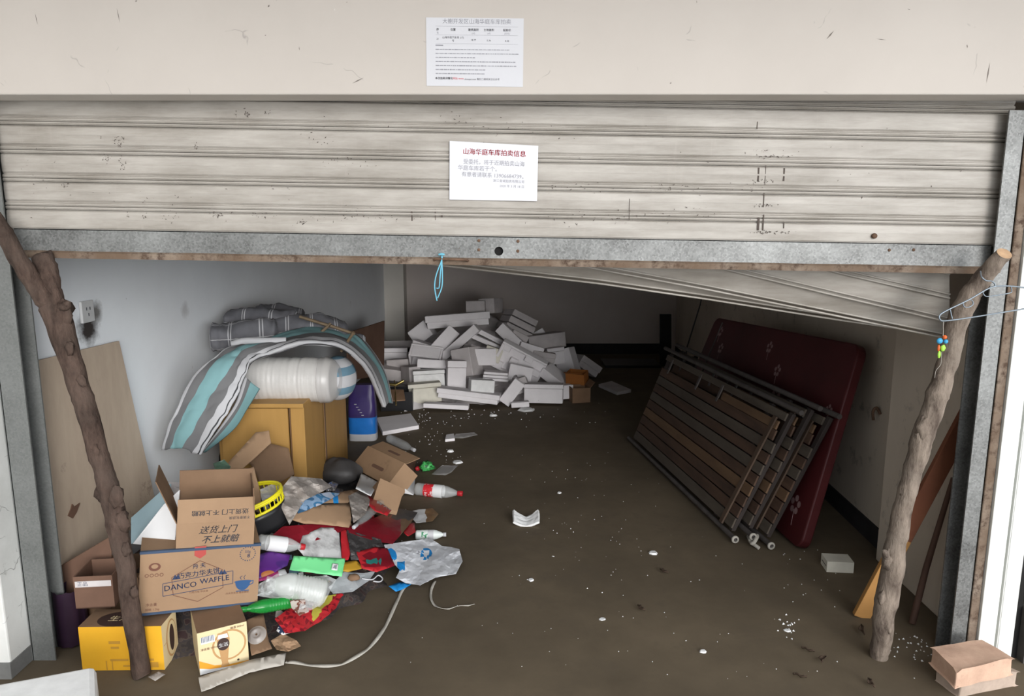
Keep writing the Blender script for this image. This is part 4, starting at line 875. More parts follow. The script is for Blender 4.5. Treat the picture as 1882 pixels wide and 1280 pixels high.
for (fu, fv, s_) in ((.10, .90, 1), (.16, .78, 1), (.22, .60, .8), (.52, .88, 1), (.62, .76, 1), (.66, .62, 1.3), (.40, .50, .8), (.86, .52, 1.3), (.90, .30, .9), (.93, .17, 1.3), (.30, .42, .8), (.95, .66, .8)):
    c = MBp(fu, fv)+n*.002; s_ *= 1.5; ux = (MBp(1, fv)-MBp(0, fv)).normalized(); uz = (MBp(fu, 1)-MBp(fu, 0)).normalized()
    b = B()
    for k_ in range(5):
        a = R(72*k_+20); pc_ = c+(ux*math.cos(a)+uz*math.sin(a))*.016*s_
        b.add([pc_+(ux*math.cos(R(45*j))+uz*math.sin(R(45*j)))*.0085*s_ for j in range(8)], [tuple(range(8))])
    for k_ in range(0): pc_ = c+ux*(.03+.012*k_)*s_+uz*(.035-.01*k_)*s_; b.add([pc_+(ux*math.cos(R(60*j))+uz*math.sin(R(60*j)))*.004 for j in range(6)], [tuple(range(6))])
    b.tube([c-uz*.012*s_, c-uz*.05*s_+ux*.015], .0014, 4)
    b.build('flower_print', M_flow, MBD_)
b = B(); a = [MBp(.085, v)+n*.001 for v in (.55, .97)]; b.tube(a, .006, 6); b.build('edge_strap', M_steel, t)
b = B(); b.tube(smoothpath([F(1375, 990)+Vector((0, 0, .01)), F(1383, 1000, .03), F(1392, 985, .05), F(1378, 993, .03), F(1395, 1008, .012)], 5), .009, 8)
tag(b.build('rag_knot', M_rope), 'off-white knotted rag at the foot of the bed bases', 'rag')
quadslab('dark_post', 'dark upright board standing in the far right corner', 'board', [YP(1213, 690, 5.3), YP(1234, 690, 5.3), YP(1234, 578, 5.3), YP(1213, 578, 5.3)], .03, M_blk)
quadslab('dark_crate', 'low black crate on the floor by the far right corner', 'crate', [YP(1112, 716, 5.2), YP(1215, 716, 5.2), YP(1215, 672, 5.2), YP(1112, 672, 5.2)], .4, M_blk)
b = B(); b.tube([YP(1330, 340, 3.9), YP(1287, 560, 3.9), YP(1262, 640, 3.9), YP(1258, 700, 3.9)], .006, 6); tag(b.build('loose_cable', M_blk), 'thin dark cable hanging down the right wall behind the beds', 'cable')
b = B(); pk = Vector((wallx('r', .95)-.004, .95, .64)); b.tube(smoothpath([pk, pk+Vector((-.02, 0, .03)), pk+Vector((-.035, 0, .01)), pk+Vector((-.03, 0, -.03))], 4), .007, 8); tag(b.build('wall_hook', M_rustd), 'small rusty hook on the right wall beside the mattress board', 'hook')
# small white box on the floor
p = F(1512, 1049); boxat('foam_block', 'small off-white foam block on the floor near the right wall', 1519, 1052, 0, .115, .085, .05, -6, M_foamy, solid=True, deco=lambda b, T: (b.box((-.0008, .04, .025), (.0006, .06, .004), 1, T),), mats=[M_dkg])
# ================================================================== FOAM HEAP
b = B()
def hf(u, v):
    x, y = -1.55+2.6*u, 3.35+2.65*v; return Vector((x, y, max(-.01, h2(x, y)-.17+.05*noise.noise(Vector((x*6, y*6, 0)))))) 
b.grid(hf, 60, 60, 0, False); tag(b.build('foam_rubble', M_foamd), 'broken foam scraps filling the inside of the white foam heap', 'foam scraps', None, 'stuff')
def fbox(b, w, h, d, T, kind, m=0):
    if kind == 'block': b.box((0, 0, 0), (w, d, h), m, T)
    elif kind == 'lid':
        b.box((0, 0, h*.22), (w, d, h*.5), m, T); b.box((0, 0, -h*.22), (w*.95, d*.9, h*.5), m, T)
    elif kind == 'box':     # box with a lid line
        b.box((0, 0, -h*.12), (w*.97, d*.97, h*.76), m, T); b.box((0, 0, h*.38), (w, d, h*.22), m, T)
    elif kind == 'tray':    # open hollow facing up/front
        t_ = min(w, h)*.13
        b.box((0, d/2-t_/2, 0), (w, t_, h), m, T); b.box((-w/2+t_/2, -t_/2, 0), (t_, d-t_, h), m, T); b.box((w/2-t_/2, -t_/2, 0), (t_, d-t_, h), m, T); b.box((0, -t_/2, -h/2+t_/2), (w-2*t_, d-t_, t_), m, T); b.box((0, -t_/2, h/2-t_/2), (w-2*t_, d-t_, t_), m, T)
    elif kind == 'arch':
        pts = [(-w/2, -h/2), (-w*.30, -h/2)]+[(-w*.17+w*.13*math.cos(R(a)), -h/2+h*.45*math.sin(R(a))) for a in range(180, -1, -30)][1:-1]+[(-w*.04, -h/2), (w*.10, -h/2)]+[(w*.24+w*.14*math.cos(R(a)), -h/2+h*.45*math.sin(R(a))) for a in range(180, -1, -30)][1:-1]+[(w*.38, -h/2), (w/2, -h/2), (w/2, h/2), (-w/2, h/2)]
        b.prism(pts, d, T, m)
    elif kind == 'molded':
        b.box((0, d*.25, 0), (w, d*.5, h), m, T)
        for i in range(4):
            for j in range(3):
                if (i+j) % 2 == 0: b.box((w*(-.375+.25*i), -d*.1, h*(-.33+.33*j)), (w*.17, d*.4, h*.22), m, T)
        b.box((0, -d*.15, h*.46), (w, d*.4, h*.08), m, T); b.box((0, -d*.15, -h*.46), (w, d*.4, h*.08), m, T); b.box((-w*.47, -d*.15, 0), (w*.06, d*.4, h*.84), m, T)
    elif kind == 'slabs':
        for i in range(3): b.box((0, 0, h*(-.34+.34*i)), (w*(1-.04*i), d, h*.29), m, T)
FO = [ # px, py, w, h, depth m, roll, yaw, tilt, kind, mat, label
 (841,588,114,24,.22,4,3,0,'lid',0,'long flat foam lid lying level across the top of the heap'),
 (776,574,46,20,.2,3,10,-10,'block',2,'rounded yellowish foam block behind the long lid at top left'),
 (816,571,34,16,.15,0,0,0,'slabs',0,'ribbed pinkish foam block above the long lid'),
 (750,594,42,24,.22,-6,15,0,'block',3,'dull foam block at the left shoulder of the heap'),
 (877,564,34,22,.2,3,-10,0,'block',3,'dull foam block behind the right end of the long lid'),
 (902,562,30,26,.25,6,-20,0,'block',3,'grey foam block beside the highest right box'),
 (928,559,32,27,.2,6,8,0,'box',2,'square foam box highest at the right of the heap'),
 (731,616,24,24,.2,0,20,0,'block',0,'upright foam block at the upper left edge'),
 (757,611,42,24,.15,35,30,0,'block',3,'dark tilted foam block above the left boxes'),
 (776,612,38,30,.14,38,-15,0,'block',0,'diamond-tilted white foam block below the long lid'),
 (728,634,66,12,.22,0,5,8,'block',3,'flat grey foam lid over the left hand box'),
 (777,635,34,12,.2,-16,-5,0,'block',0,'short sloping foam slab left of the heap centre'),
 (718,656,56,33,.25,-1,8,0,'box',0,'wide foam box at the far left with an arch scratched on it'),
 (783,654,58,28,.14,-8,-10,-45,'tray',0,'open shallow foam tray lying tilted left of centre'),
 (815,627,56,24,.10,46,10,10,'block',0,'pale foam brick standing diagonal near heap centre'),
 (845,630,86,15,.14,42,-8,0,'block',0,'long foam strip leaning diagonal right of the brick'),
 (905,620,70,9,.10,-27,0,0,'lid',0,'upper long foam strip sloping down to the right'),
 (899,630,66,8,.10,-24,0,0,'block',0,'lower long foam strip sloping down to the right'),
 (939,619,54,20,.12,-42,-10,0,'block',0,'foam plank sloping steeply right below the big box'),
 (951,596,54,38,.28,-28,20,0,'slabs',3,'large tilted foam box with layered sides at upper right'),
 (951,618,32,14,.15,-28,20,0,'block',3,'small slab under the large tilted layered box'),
 (998,627,70,26,.25,4,20,0,'block',3,'wide grey foam slab on the right shoulder'),
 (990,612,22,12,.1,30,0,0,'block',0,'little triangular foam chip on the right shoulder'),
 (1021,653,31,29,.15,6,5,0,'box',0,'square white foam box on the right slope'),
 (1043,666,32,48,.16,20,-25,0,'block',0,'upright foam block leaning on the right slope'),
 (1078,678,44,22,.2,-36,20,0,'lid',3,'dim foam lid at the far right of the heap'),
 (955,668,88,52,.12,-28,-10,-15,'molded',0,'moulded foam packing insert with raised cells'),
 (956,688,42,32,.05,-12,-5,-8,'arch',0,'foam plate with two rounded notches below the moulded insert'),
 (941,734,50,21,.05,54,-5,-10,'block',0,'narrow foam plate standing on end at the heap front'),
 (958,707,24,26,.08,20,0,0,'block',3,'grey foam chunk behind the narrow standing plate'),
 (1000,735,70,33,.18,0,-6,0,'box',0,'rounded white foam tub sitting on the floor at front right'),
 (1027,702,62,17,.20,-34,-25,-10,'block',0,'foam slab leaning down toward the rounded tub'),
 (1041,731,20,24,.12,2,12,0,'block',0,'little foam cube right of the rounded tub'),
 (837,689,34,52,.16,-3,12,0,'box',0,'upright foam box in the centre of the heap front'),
 (858,666,40,50,.18,14,-30,0,'block',3,'grey foam block leaning against the upright centre box'),
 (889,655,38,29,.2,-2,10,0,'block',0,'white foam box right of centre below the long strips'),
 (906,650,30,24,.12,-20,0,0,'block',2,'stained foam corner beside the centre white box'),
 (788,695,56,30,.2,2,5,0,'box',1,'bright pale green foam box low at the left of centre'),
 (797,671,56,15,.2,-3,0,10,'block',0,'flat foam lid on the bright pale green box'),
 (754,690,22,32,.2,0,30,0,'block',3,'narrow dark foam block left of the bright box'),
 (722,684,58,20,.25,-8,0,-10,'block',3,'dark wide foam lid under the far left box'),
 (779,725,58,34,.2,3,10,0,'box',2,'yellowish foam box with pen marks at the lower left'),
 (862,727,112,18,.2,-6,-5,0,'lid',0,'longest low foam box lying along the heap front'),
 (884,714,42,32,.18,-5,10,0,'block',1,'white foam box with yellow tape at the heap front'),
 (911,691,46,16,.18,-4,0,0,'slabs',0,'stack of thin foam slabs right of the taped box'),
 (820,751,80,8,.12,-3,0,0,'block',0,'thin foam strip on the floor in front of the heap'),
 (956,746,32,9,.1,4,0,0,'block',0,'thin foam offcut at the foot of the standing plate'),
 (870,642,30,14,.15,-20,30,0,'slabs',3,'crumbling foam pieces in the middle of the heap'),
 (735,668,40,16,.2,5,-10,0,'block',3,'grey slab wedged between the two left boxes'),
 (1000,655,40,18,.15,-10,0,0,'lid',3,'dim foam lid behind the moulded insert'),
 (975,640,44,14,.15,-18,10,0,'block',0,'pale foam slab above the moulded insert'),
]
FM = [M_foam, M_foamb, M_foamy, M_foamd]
for (px, py, w_, h_, dep, roll, yaw, tilt, kind, mi, lab) in FO:
    p = march(px, py+2, h2); d = (p-CAM).dot(FW); s_ = d/S
    T = Matrix.Translation(p+Vector((0, dep*.25, 0))) @ Matrix.Rotation(R(yaw), 4, 'Z') @ Matrix.Rotation(R(-tilt-6), 4, 'X') @ Matrix.Rotation(R(-roll), 4, 'Y')
    b = B(); fbox(b, w_*s_*1.04, h_*s_*1.06, dep, T, kind)
    zmin = min(v.z for v in b.v)
    if zmin < .002:
        for v in b.v: v.z += .002-zmin
    nm = {'lid': 'foam_sheet', 'box': 'foam_box', 'tray': 'foam_tray', 'molded': 'foam_insert', 'arch': 'foam_plate', 'slabs': 'foam_slab', 'block': 'foam_block'}[kind]
    tag(b.build(nm, FM[mi], bevel=.006), lab, 'foam', 'foam pieces of the heap')
boxat('orange_carton', 'orange-brown carton half buried at the right foot of the foam heap', 1040, 706, .12, .17, .12, .10, -25, mat('orange_card', (.36, .13, .03), .7, .3), tilt=10, flaps=[('f', 60, .05)])
boxat('brown_carton', 'dull brown carton beside the rounded foam tub', 1052, 742, 0, .16, .15, .13, 12, M_card2, flaps=[('r', 40, .06)])
quadslab('foam_sheet', 'flat foam lid on the dark floor right of the heap', 'foam', [F(1100, 712, .0), F(1134, 727, .0), F(1160, 722, .0), F(1124, 706, .0)], -.03, M_foamd)
quadslab('foam_sheet', 'flat white foam lid on the floor beside the purple bag', 'foam', [F(703, 794, .03), F(770, 782, .03), F(755, 760, .03), F(691, 768, .03)], .03, M_foam)
quadslab('foam_slab', 'pale square foam sheet leaning at the left foot of the heap', 'foam', [YP(742, 758, 3.4), YP(778, 764, 3.4), YP(788, 744, 3.6), YP(752, 730, 3.6)], .02, M_foam)
t = boxat('black_crate', 'black plastic crate with dark clutter beside the striped quilt end', 700, 757, 0, .26, .2, .16, 5, M_blk)
b = B(); b.tube([F(700, 705, .28), F(728, 708, .27), F(742, 700, .30)], .012, 8); b.tube([F(725, 700, .25), F(728, 745, .16)], .006, 6); tag(b.build('metal_fitting', mat('brass', (.35, .27, .10), .25, .3, 9, metal=.8)), 'shiny brass coloured fitting on top of the black crate', 'fitting')
quadslab('brown_carton', 'flattened brown carton side in the black crate', 'box', [F(706, 738, .17), F(745, 735, .17), F(742, 716, .22), F(712, 716, .22)], .01, M_card2)
# ================================================================== RUBBISH HEAP
b = B()
def hf(u, v):
    x, y = -1.66+1.35*u, -.05+1.21*v; return Vector((max(x, wallx('l', y)+.01), y, max(-.05, h1(x, y)-.06+.03*noise.noise(Vector((x*9, y*9, 0))))))
b.grid(hf, 70, 70, 0, False); tag(b.build('mixed_rubbish', M_litter), 'dark trodden rubbish under the bottles, wrappers and cartons', 'rubbish', None, 'stuff')
SHN = [0]
def sheet(name, label, cat, poly, m, lift=.02, amp=.012, freq=14, th=.0012, cell=9, mats=None, mf=None, group=None, smooth=None, zf=None, sub=0):
    smooth = amp < .011 if smooth is None else smooth
    SHN[0] += 1; seed = SHN[0]*1.7
    xs = [p[0] for p in poly]; ys = [p[1] for p in poly]; pts = []; n = len(poly)
    for i in range(n):
        a, c = Vector(poly[i]), Vector(poly[(i+1) % n]); k_ = max(1, int((c-a).length/cell))
        for j in range(k_): pts.append(a.lerp(c, j/k_)+Vector((noise.noise(Vector((i*3.1+j, seed, 0))), noise.noise(Vector((i*2.7+j, seed, 5)))))*cell*.12)
    nb = len(pts); edges = [(i, (i+1) % nb) for i in range(nb)]
    y = min(ys)+cell/2
    while y < max(ys):
        x = min(xs)+cell/2
        while x < max(xs):
            q = Vector((x+random.uniform(-.3, .3)*cell, y+random.uniform(-.3, .3)*cell))
            inside = False; j = nb-1
            for i in range(nb):
                if (pts[i].y > q.y) != (pts[j].y > q.y) and q.x < (pts[j].x-pts[i].x)*(q.y-pts[i].y)/(pts[j].y-pts[i].y)+pts[i].x: inside = not inside
                j = i
            if inside and min((q-p).length for p in pts[:nb]) > cell*.35: pts.append(q)
            x += cell
        y += cell*.8
    r_ = geometry.delaunay_2d_cdt(pts, edges, [], 1, 1e-5)
    co, fs = r_[0], r_[2]; b = B(); vs_ = []
    for q in co:
        p = HP(q.x, q.y, lift) if zf is None else zf(q.x, q.y)
        w_ = amp*(noise.noise(Vector((p.x*freq, p.y*freq, seed)))+.5*abs(noise.noise(Vector((p.x*freq*2.3, p.y*freq*2.3, seed+4)))))
        p = p+(CAM-p).normalized()*(w_+amp*.4); p.z = max(p.z, .003); vs_.append(p)
    b.add(vs_, [tuple(f) for f in fs], 0, smooth)
    if mf:
        for i, f in enumerate(fs): c = sum((co[j] for j in f), Vector((0, 0)))/len(f); b.m[i] = mf(c.x, c.y)
    # keep normals towards the camera
    f0 = b.f[0]; nn = (b.v[f0[1]]-b.v[f0[0]]).cross(b.v[f0[2]]-b.v[f0[0]])
    if nn.dot(CAM-b.v[f0[0]]) < 0: b.f = [list(reversed(f)) for f in b.f]
    return tag(b.build(name, [m]+(mats or []), solid=th, sub=sub), label, cat, group)
L_ = lambda x, y, x0, y0, x1, y1: (x1-x0)*(y-y0)-(y1-y0)*(x-x0)
sheet('torn_carton', 'large torn brown carton lid leaning up toward the cabinet', 'cardboard', [(414, 862), (420, 850), (470, 795), (494, 792), (498, 815), (437, 870)], M_card, .16, .004, 8, .004, zf=lambda x, y: YP(x, y, 0.92+(880-y)*.0012))
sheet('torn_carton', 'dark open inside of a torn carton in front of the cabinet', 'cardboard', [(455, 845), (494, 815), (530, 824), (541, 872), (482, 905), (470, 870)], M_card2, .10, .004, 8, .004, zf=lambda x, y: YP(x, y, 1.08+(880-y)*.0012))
sheet('torn_carton', 'creased brown carton flap standing between delivery carton and cabinet', 'cardboard', [(416, 878), (466, 858), (480, 912), (478, 945), (424, 912)], M_card, .17, .007, 16, .003, zf=lambda x, y: YP(x, y, 0.55+(880-y)*.0012))
sheet('torn_carton', 'narrow brown carton strip behind the delivery carton', 'cardboard', [(352, 910), (420, 872), (424, 900), (372, 918)], M_card2, .12, .006, 14, .003, zf=lambda x, y: YP(x, y, 0.5+(880-y)*.0012))
sheet('plastic_wrapper', 'small green plastic wrapper at the left end of the torn carton', 'wrapper', [(392, 852), (412, 845), (424, 858), (416, 880), (398, 872)], mat('dull_green_film', (.10, .17, .12), .3, .5, 20), .17, .02, 30)
sheet('crumpled_bag', 'crumpled dirty clear bag in the middle of the rubbish', 'bag', [(512, 905), (535, 876), (590, 880), (610, 895), (560, 920), (532, 965), (515, 930)], M_crump, .11, .035, 18, .001, 6)
sheet('crumpled_bag', 'grey translucent bag hanging beside the yellow basket', 'bag', [(478, 900), (512, 885), (520, 925), (500, 920), (485, 940)], M_film, .10, .02, 20, .001, 7)
sheet('snack_packet', 'blue and silver snack packet under the crumpled bag', 'packet', [(545, 935), (562, 912), (604, 905), (625, 908), (590, 928), (548, 945)], M_snack3, .10, .015, 20, .001, 7)
sheet('black_bag', 'shiny black plastic bag behind the blue snack packet', 'bag', [(585, 885), (620, 872), (665, 880), (660, 905), (600, 912)], M_blk, .07, .04, 22, .001, 6)
sheet('silver_packet', 'crumpled silver packet on the black bag', 'packet', [(598, 892), (612, 884), (622, 890), (616, 902), (600, 904)], mat('silver_foil', (.5, .5, .52), .2, .3, 10, metal=.9), .10, .03, 30, .001, 4)
sheet('flattened_carton', 'smooth light brown cardboard flap in the middle of the rubbish', 'cardboard', [(532, 945), (548, 940), (588, 928), (642, 926), (646, 955), (642, 970), (600, 964), (560, 962), (535, 955)], M_card, .10, .006, 7, .004)
sheet('flattened_carton', 'pale cardboard strip with a blue corner behind the brown flap', 'cardboard', [(586, 925), (588, 915), (625, 905), (665, 898), (640, 925)], M_card, .09, .008, 10, .002, 8, [M_blu], lambda x, y: 1 if 612 < x < 622 else 0)
sheet('crumpled_bag', 'crumpled brown translucent bag right of the brown flap', 'bag', [(643, 925), (640, 912), (668, 898), (680, 920), (672, 945), (650, 962)], M_crump, .09, .03, 24, .001, 5)
sheet('white_carton', 'white card packaging with torn edge under the handled carton', 'cardboard', [(654, 898), (664, 870), (696, 888), (682, 912)], M_wht, .12, .008, 14, .002, 7)
sheet('red_carton', 'red and white printed carton strip sloping down right', 'cardboard', [(652, 905), (662, 898), (720, 938), (712, 948), (690, 940)], M_redpl, .08, .005, 10, .002, 5, [M_wht], lambda x, y: 1 if L_(x, y, 662, 898, 720, 938) < 150 and (x < 672 or x > 684) or abs(x-674) < 5 and y > 920 else 0)
sheet('snack_packet', 'dark red torn packet with brown patches right of the clear bottle', 'packet', [(620, 972), (650, 966), (735, 935), (768, 942), (755, 962), (735, 985), (722, 1000), (690, 995)], M_snack, .035, .012, 12, .001, 8, [M_card2, M_redd, M_dkg], lambda x, y: 3 if y < 955 and x > 720 else 1 if x > 738 or y < 948 else 2)
sheet('brown_packet', 'small brown packet with barcode label at the right edge', 'packet', [(748, 942), (770, 937), (795, 935), (806, 945), (795, 958), (765, 962)], mat('amber_film', (.26, .16, .08), .35, .4, 20), .02, .012, 22, .001, 6, [M_wht], lambda x, y: 1 if x < 783 else 0)
sheet('red_scrap', 'bright red curled scrap beside the white milk bottle', 'scrap', [(748, 960), (762, 962), (764, 978), (750, 986), (742, 980)], M_redpl, .03, .01, 14, .001, 6)
sheet('red_packet', 'dark red shiny packet stretched under the white smudged card', 'packet', [(500, 985), (520, 968), (596, 962), (640, 970), (612, 985), (560, 1000), (520, 1002)], M_redd, .07, .014, 14, .001, 8)
sheet('smudged_card', 'dirty white card with black smudges above the green card', 'cardboard', [(548, 1010), (556, 985), (590, 970), (622, 970), (628, 1028), (585, 1026), (560, 1024)], M_greyp, .075, .006, 10, .0015, 7)
sheet('red_packet', 'bright red strip packet right of the smudged card', 'packet', [(626, 975), (636, 972), (644, 1018), (640, 1030), (628, 1030)], M_redpl, .055, .008, 14, .001, 6)
sheet('dark_packet', 'black crinkled wrapper between the red packets', 'packet', [(638, 975), (700, 992), (705, 1005), (662, 1012), (660, 1030), (645, 1030)], M_dkg, .03, .03, 26, .001, 6)
sheet('red_packet', 'dark red packet with a teal stripe beside the white bag', 'packet', [(655, 1015), (690, 1006), (712, 1008), (726, 1040), (692, 1052), (665, 1045)], M_redd, .045, .010, 12, .001, 7, [M_redpl, mat('teal_print', (.03, .20, .18), .4, .2)], lambda x, y: 2 if 672 < x < 700 and 1028 < y < 1036 else 1 if y > 1042 or x < 668 or y < 1016 and x < 695 else 0)
sheet('yellow_packet', 'small mustard yellow packet beside the green card', 'packet', [(630, 1034), (655, 1030), (668, 1045), (640, 1052), (628, 1050)], mat('mustard_film', (.50, .28, .03), .4, .2), .045, .008, 14, .001, 6)
sheet('purple_packet', 'purple packet with gold print left of the green card', 'packet', [(472, 1020), (496, 1014), (534, 1020), (528, 1040), (500, 1055), (474, 1064)], M_snackp, .085, .008, 10, .0015, 7)
sheet('pink_card', 'narrow magenta and white card strip under the purple packet', 'cardboard', [(472, 1062), (505, 1050), (524, 1046), (528, 1056), (500, 1064), (474, 1070)], M_pinkp, .075, .005, 10, .0015, 6, [M_wht], lambda x, y: 1 if x > 512 else 0)
gq = [(540, 1022), (635, 1027), (628, 1060), (532, 1048)]
sheet('green_card', 'bright mint green folded card with a small barcode', 'cardboard', gq, M_grn, .095, .003, 6, .0015, 8)
sheet('barcode_sticker', 'tiny white barcode sticker on the mint green card', 'sticker', [(611, 1036), (622, 1037), (620, 1049), (609, 1048)], M_wht, .103, .001, 5, .0005, 3, [M_ing], lambda x, y: 1 if 612.5 < x < 619 and 1039 < y < 1046 else 0)
sheet('grey_bag', 'flat grey printed plastic bag below the mint green card', 'bag', [(604, 1080), (632, 1052), (668, 1054), (690, 1050), (678, 1068), (648, 1088), (612, 1092)], mat('grey_film', (.42, .44, .46), .35, .3, 12), .04, .012, 16, .001, 7)
b = B(); b.tube(smoothpath([HP(665, 1064, .05), HP(684, 1066, .05), HP(695, 1058, .05), HP(703, 1064, .05), HP(698, 1070, .05), HP(686, 1069, .05)], 4), .0028, 6)
tag(b.build('plastic_hook', M_wf), 'small white plastic hook ring on the grey bag', 'hook')
b = B(); blob(b, HP(650, 1062, .06), .017, 0, (1.5, 1, .8), 12, .3, 2); tag(b.build('cork_lump', M_card2), 'brown rounded lump lying on the grey bag', 'lump')
def bagm(x, y):
    if 712 < x < 722 + (y-1005)*.35 and 1008 < y < 1030 and x > 712+(y-1008)*.3: return 1
    if 730 < x < 745 and 1033 < y < 1050: return 1
    if abs(math.hypot(x-783, (y-1018))-8) < 2.2: return 1
    if 762 < x < 774 and 1010 < y < 1024 and int(x+y) % 4 == 0: return 2
    return 0
sheet('shopping_bag', 'white plastic shopping bag with blue print spread on the floor', 'bag', [(706, 1002), (745, 996), (792, 990), (812, 1004), (830, 1006), (844, 1010), (850, 1032), (838, 1055), (800, 1062), (772, 1076), (745, 1072), (728, 1062), (735, 1048), (716, 1028)], M_bagw, .025, .028, 13, .001, 5, [M_blu, M_ing], bagm)
sheet('blue_scrap', 'bright blue plastic scrap under the white shopping bag', 'scrap', [(714, 1078), (735, 1070), (760, 1072), (744, 1082), (728, 1088)], M_blu, .008, .006, 14, .001, 6)
sheet('chip_packet', 'red and yellow crisp packet in front of the clear jug', 'packet', [(505, 1138), (540, 1112), (570, 1118), (600, 1095), (630, 1092), (618, 1118), (590, 1142), (560, 1160), (525, 1165)], M_redpl, .03, .018, 14, .001, 6, [mat('yellow_green_film', (.45, .40, .06), .35, .2), M_redd], lambda x, y: 1 if L_(x, y, 560, 1165, 628, 1085) < -300 and x > 575 else (2 if (x*7+y*3) % 11 < 2 else 0))
sheet('crumpled_paper', 'crumpled beige paper in front of the crisp packet', 'paper', [(498, 1178), (520, 1165), (545, 1178), (553, 1188), (530, 1198), (508, 1195)], M_card, .02, .03, 26, .001, 5)
sheet('blue_scrap', 'small navy triangle of card with white border by the beige paper', 'scrap', [(508, 1160), (518, 1138), (532, 1164), (520, 1168)], M_wht, .035, .002, 6, .001, 4, [M_navy], lambda x, y: 1 if 512 < x < 527 and 1146 < y < 1164 else 0)
sheet('brown_carton_flap', 'brown cardboard flap with round imprint beside the beer carton', 'cardboard', [(452, 1140), (484, 1128), (494, 1180), (500, 1192), (462, 1205)], M_card2, .03, .006, 10, .003, 8)
sheet('white_card', 'long white torn card strip on the floor in front of the beer carton', 'cardboard', [(364, 1246), (458, 1214), (526, 1200), (522, 1222), (460, 1236), (400, 1260), (370, 1272)], mat('dirty_white_card', (.52, .48, .43), .7, .2, 8), .012, .006, 10, .002, 9)
sheet('paper_scrap', 'small crumpled paper scrap on the floor beside the forked branch foot', 'scrap', [(272, 1245), (292, 1234), (304, 1240), (285, 1252)], M_crump, .005, .01, 20, .001, 5)
b = B(); random.seed(12); cols = 6
for _ in range(130):
    px, py = random.gauss(590, 80), random.gauss(1000, 75)
    if not (480 < px < 790 and 870 < py < 1150) or px > 560+(1180-py)*.9: continue
    p = HP(px, py, .012); 
    if p.z < .02 and random.random() < .6: continue
    n_ = random.randint(4, 6); r_ = random.uniform(.008, .028); nz = Vector((random.uniform(-.5, .5), random.uniform(-.8, .1), 1)).normalized(); ux = nz.orthogonal().normalized(); uy = nz.cross(ux)
    b.add([p+(ux*math.cos(6.283*i/n_+random.random()*.5)+uy*math.sin(6.283*i/n_+random.random()*.5))*r_*random.uniform(.5, 1.2)+nz*random.uniform(0, .008) for i in range(n_)], [tuple(range(n_))], random.randint(0, 6))
tag(b.build('litter_scraps', [M_crump, M_wht, M_redpl, M_card, M_dkg, M_greyp, M_steelb], solid=.001), 'small torn scraps of paper and film between the larger rubbish', 'scraps', None, 'stuff')
t = thing('pressed_lid', 'round clear moulded lid lying on the brown flap', 'lid', HP(472, 1165, .05)); pl = HP(472, 1168, .05)
b = B(); b.lathe([(.004, .006), (.012, .004), (.014, .010), (.022, .010), (.026, .002), (.034, .0)], TR(pl, 35, 0, 0), 20); b.build('lid_disc', M_film, t)
# ---- bottles
def bottle(name, label, A, Bp, r_, body, cap=M_redpl, lab=None, lab2=None, ribs=False, shape='soda', capside=True):
    A, Bp = Vector(A), Vector(Bp); d = Bp-A; L = d.length; T = Matrix.Translation(A) @ d.to_track_quat('Z', 'Y').to_matrix().to_4x4()
    t = thing(name, label, 'bottle', A)
    pr = [(0, 0), (r_*.8, 0), (r_, L*.04)]
    if ribs:
        for k_ in range(10): z = L*(.06+.5*k_/10); pr += [(r_, z), (r_*.93, z+L*.02), (r_, z+L*.04)]
    else: pr += [(r_*.96, L*.12), (r_, L*.16), (r_, L*.58)]
    pr += [(r_*.97, L*.62), (r_*.9, L*.68), (r_*.62, L*.80), (r_*.36, L*.88), (r_*.34, L*.92)]
    b = B(); b.lathe(pr, T, 22); b.build('bottle_body', body, t)
    b = B(); b.lathe([(r_*.40, L*.90), (r_*.42, L*.905), (r_*.42, L*.995), (r_*.38, L), (0, L)], T, 18); b.build('cap', cap, t)
    if lab:
        b = B(); b.lathe([(r_*1.02, L*.20), (r_*1.03, L*.21), (r_*1.03, L*.40)], T, 22); b.build('label_band', lab, t)
        b = B(); b.lathe([(r_*1.03, L*.40), (r_*1.03, L*.58), (r_*1.02, L*.59)], T, 22); b.build('label_band', lab2 or lab, t)
    return t
M_redlab = patch('red_white_label', [(.55, .02, .03), (.60, .03, .04), (.55, .02, .03), (.7, .5, .5)], 60)
bottle('soda_bottle', 'clear soda bottle with red and white label lying on bare floor', F(764, 899, .035), F(850, 908, .033), .036, M_clear, M_redpl, M_redlab, M_wht)
bottle('milk_bottle', 'white drink bottle with green print lying above the shopping bag', F(764, 984, .026), F(820, 983, .026), .024, mat('milky_plastic', (.66, .70, .68), .35, .1), M_wf, patch('green_white_label', [(.66, .7, .68), (.6, .66, .62), (.05, .25, .12)], 50), M_wf)
bottle('water_bottle', 'clear water bottle with white cap pointing toward the smudged card', HP(700, 925, .07), HP(650, 970, .06), .022, M_clear, M_wf)
bottle('water_bottle', 'clear bottle with white cap lying behind the handled carton', F(715, 806, .03), F(762, 828, .03), .030, M_clear, M_wf)
bottle('soda_bottle', 'clear bottle with white label and red cap beside the purple packet', HP(474, 996, .12), HP(560, 1006, .09), .030, M_clear, M_redpl, M_wht, M_wht)
bottle('green_bottle', 'empty green plastic bottle lying in front of the waffle carton', HP(548, 1104, .075), HP(442, 1122, .085), .026, M_gbot, M_gbot, ribs=True)
bottle('water_jug', 'large ribbed cloudy plastic jug below the mint green card', HP(598, 1092, .10), HP(488, 1070, .12), .052, M_ribc, M_clear, ribs=True)
sheet('clear_wrap', 'shiny clear plastic wrap over the jug end', 'wrap', [(474, 1075), (510, 1055), (545, 1058), (540, 1098), (500, 1100), (472, 1095)], M_clear, .10, .05, 24, .001, 5)
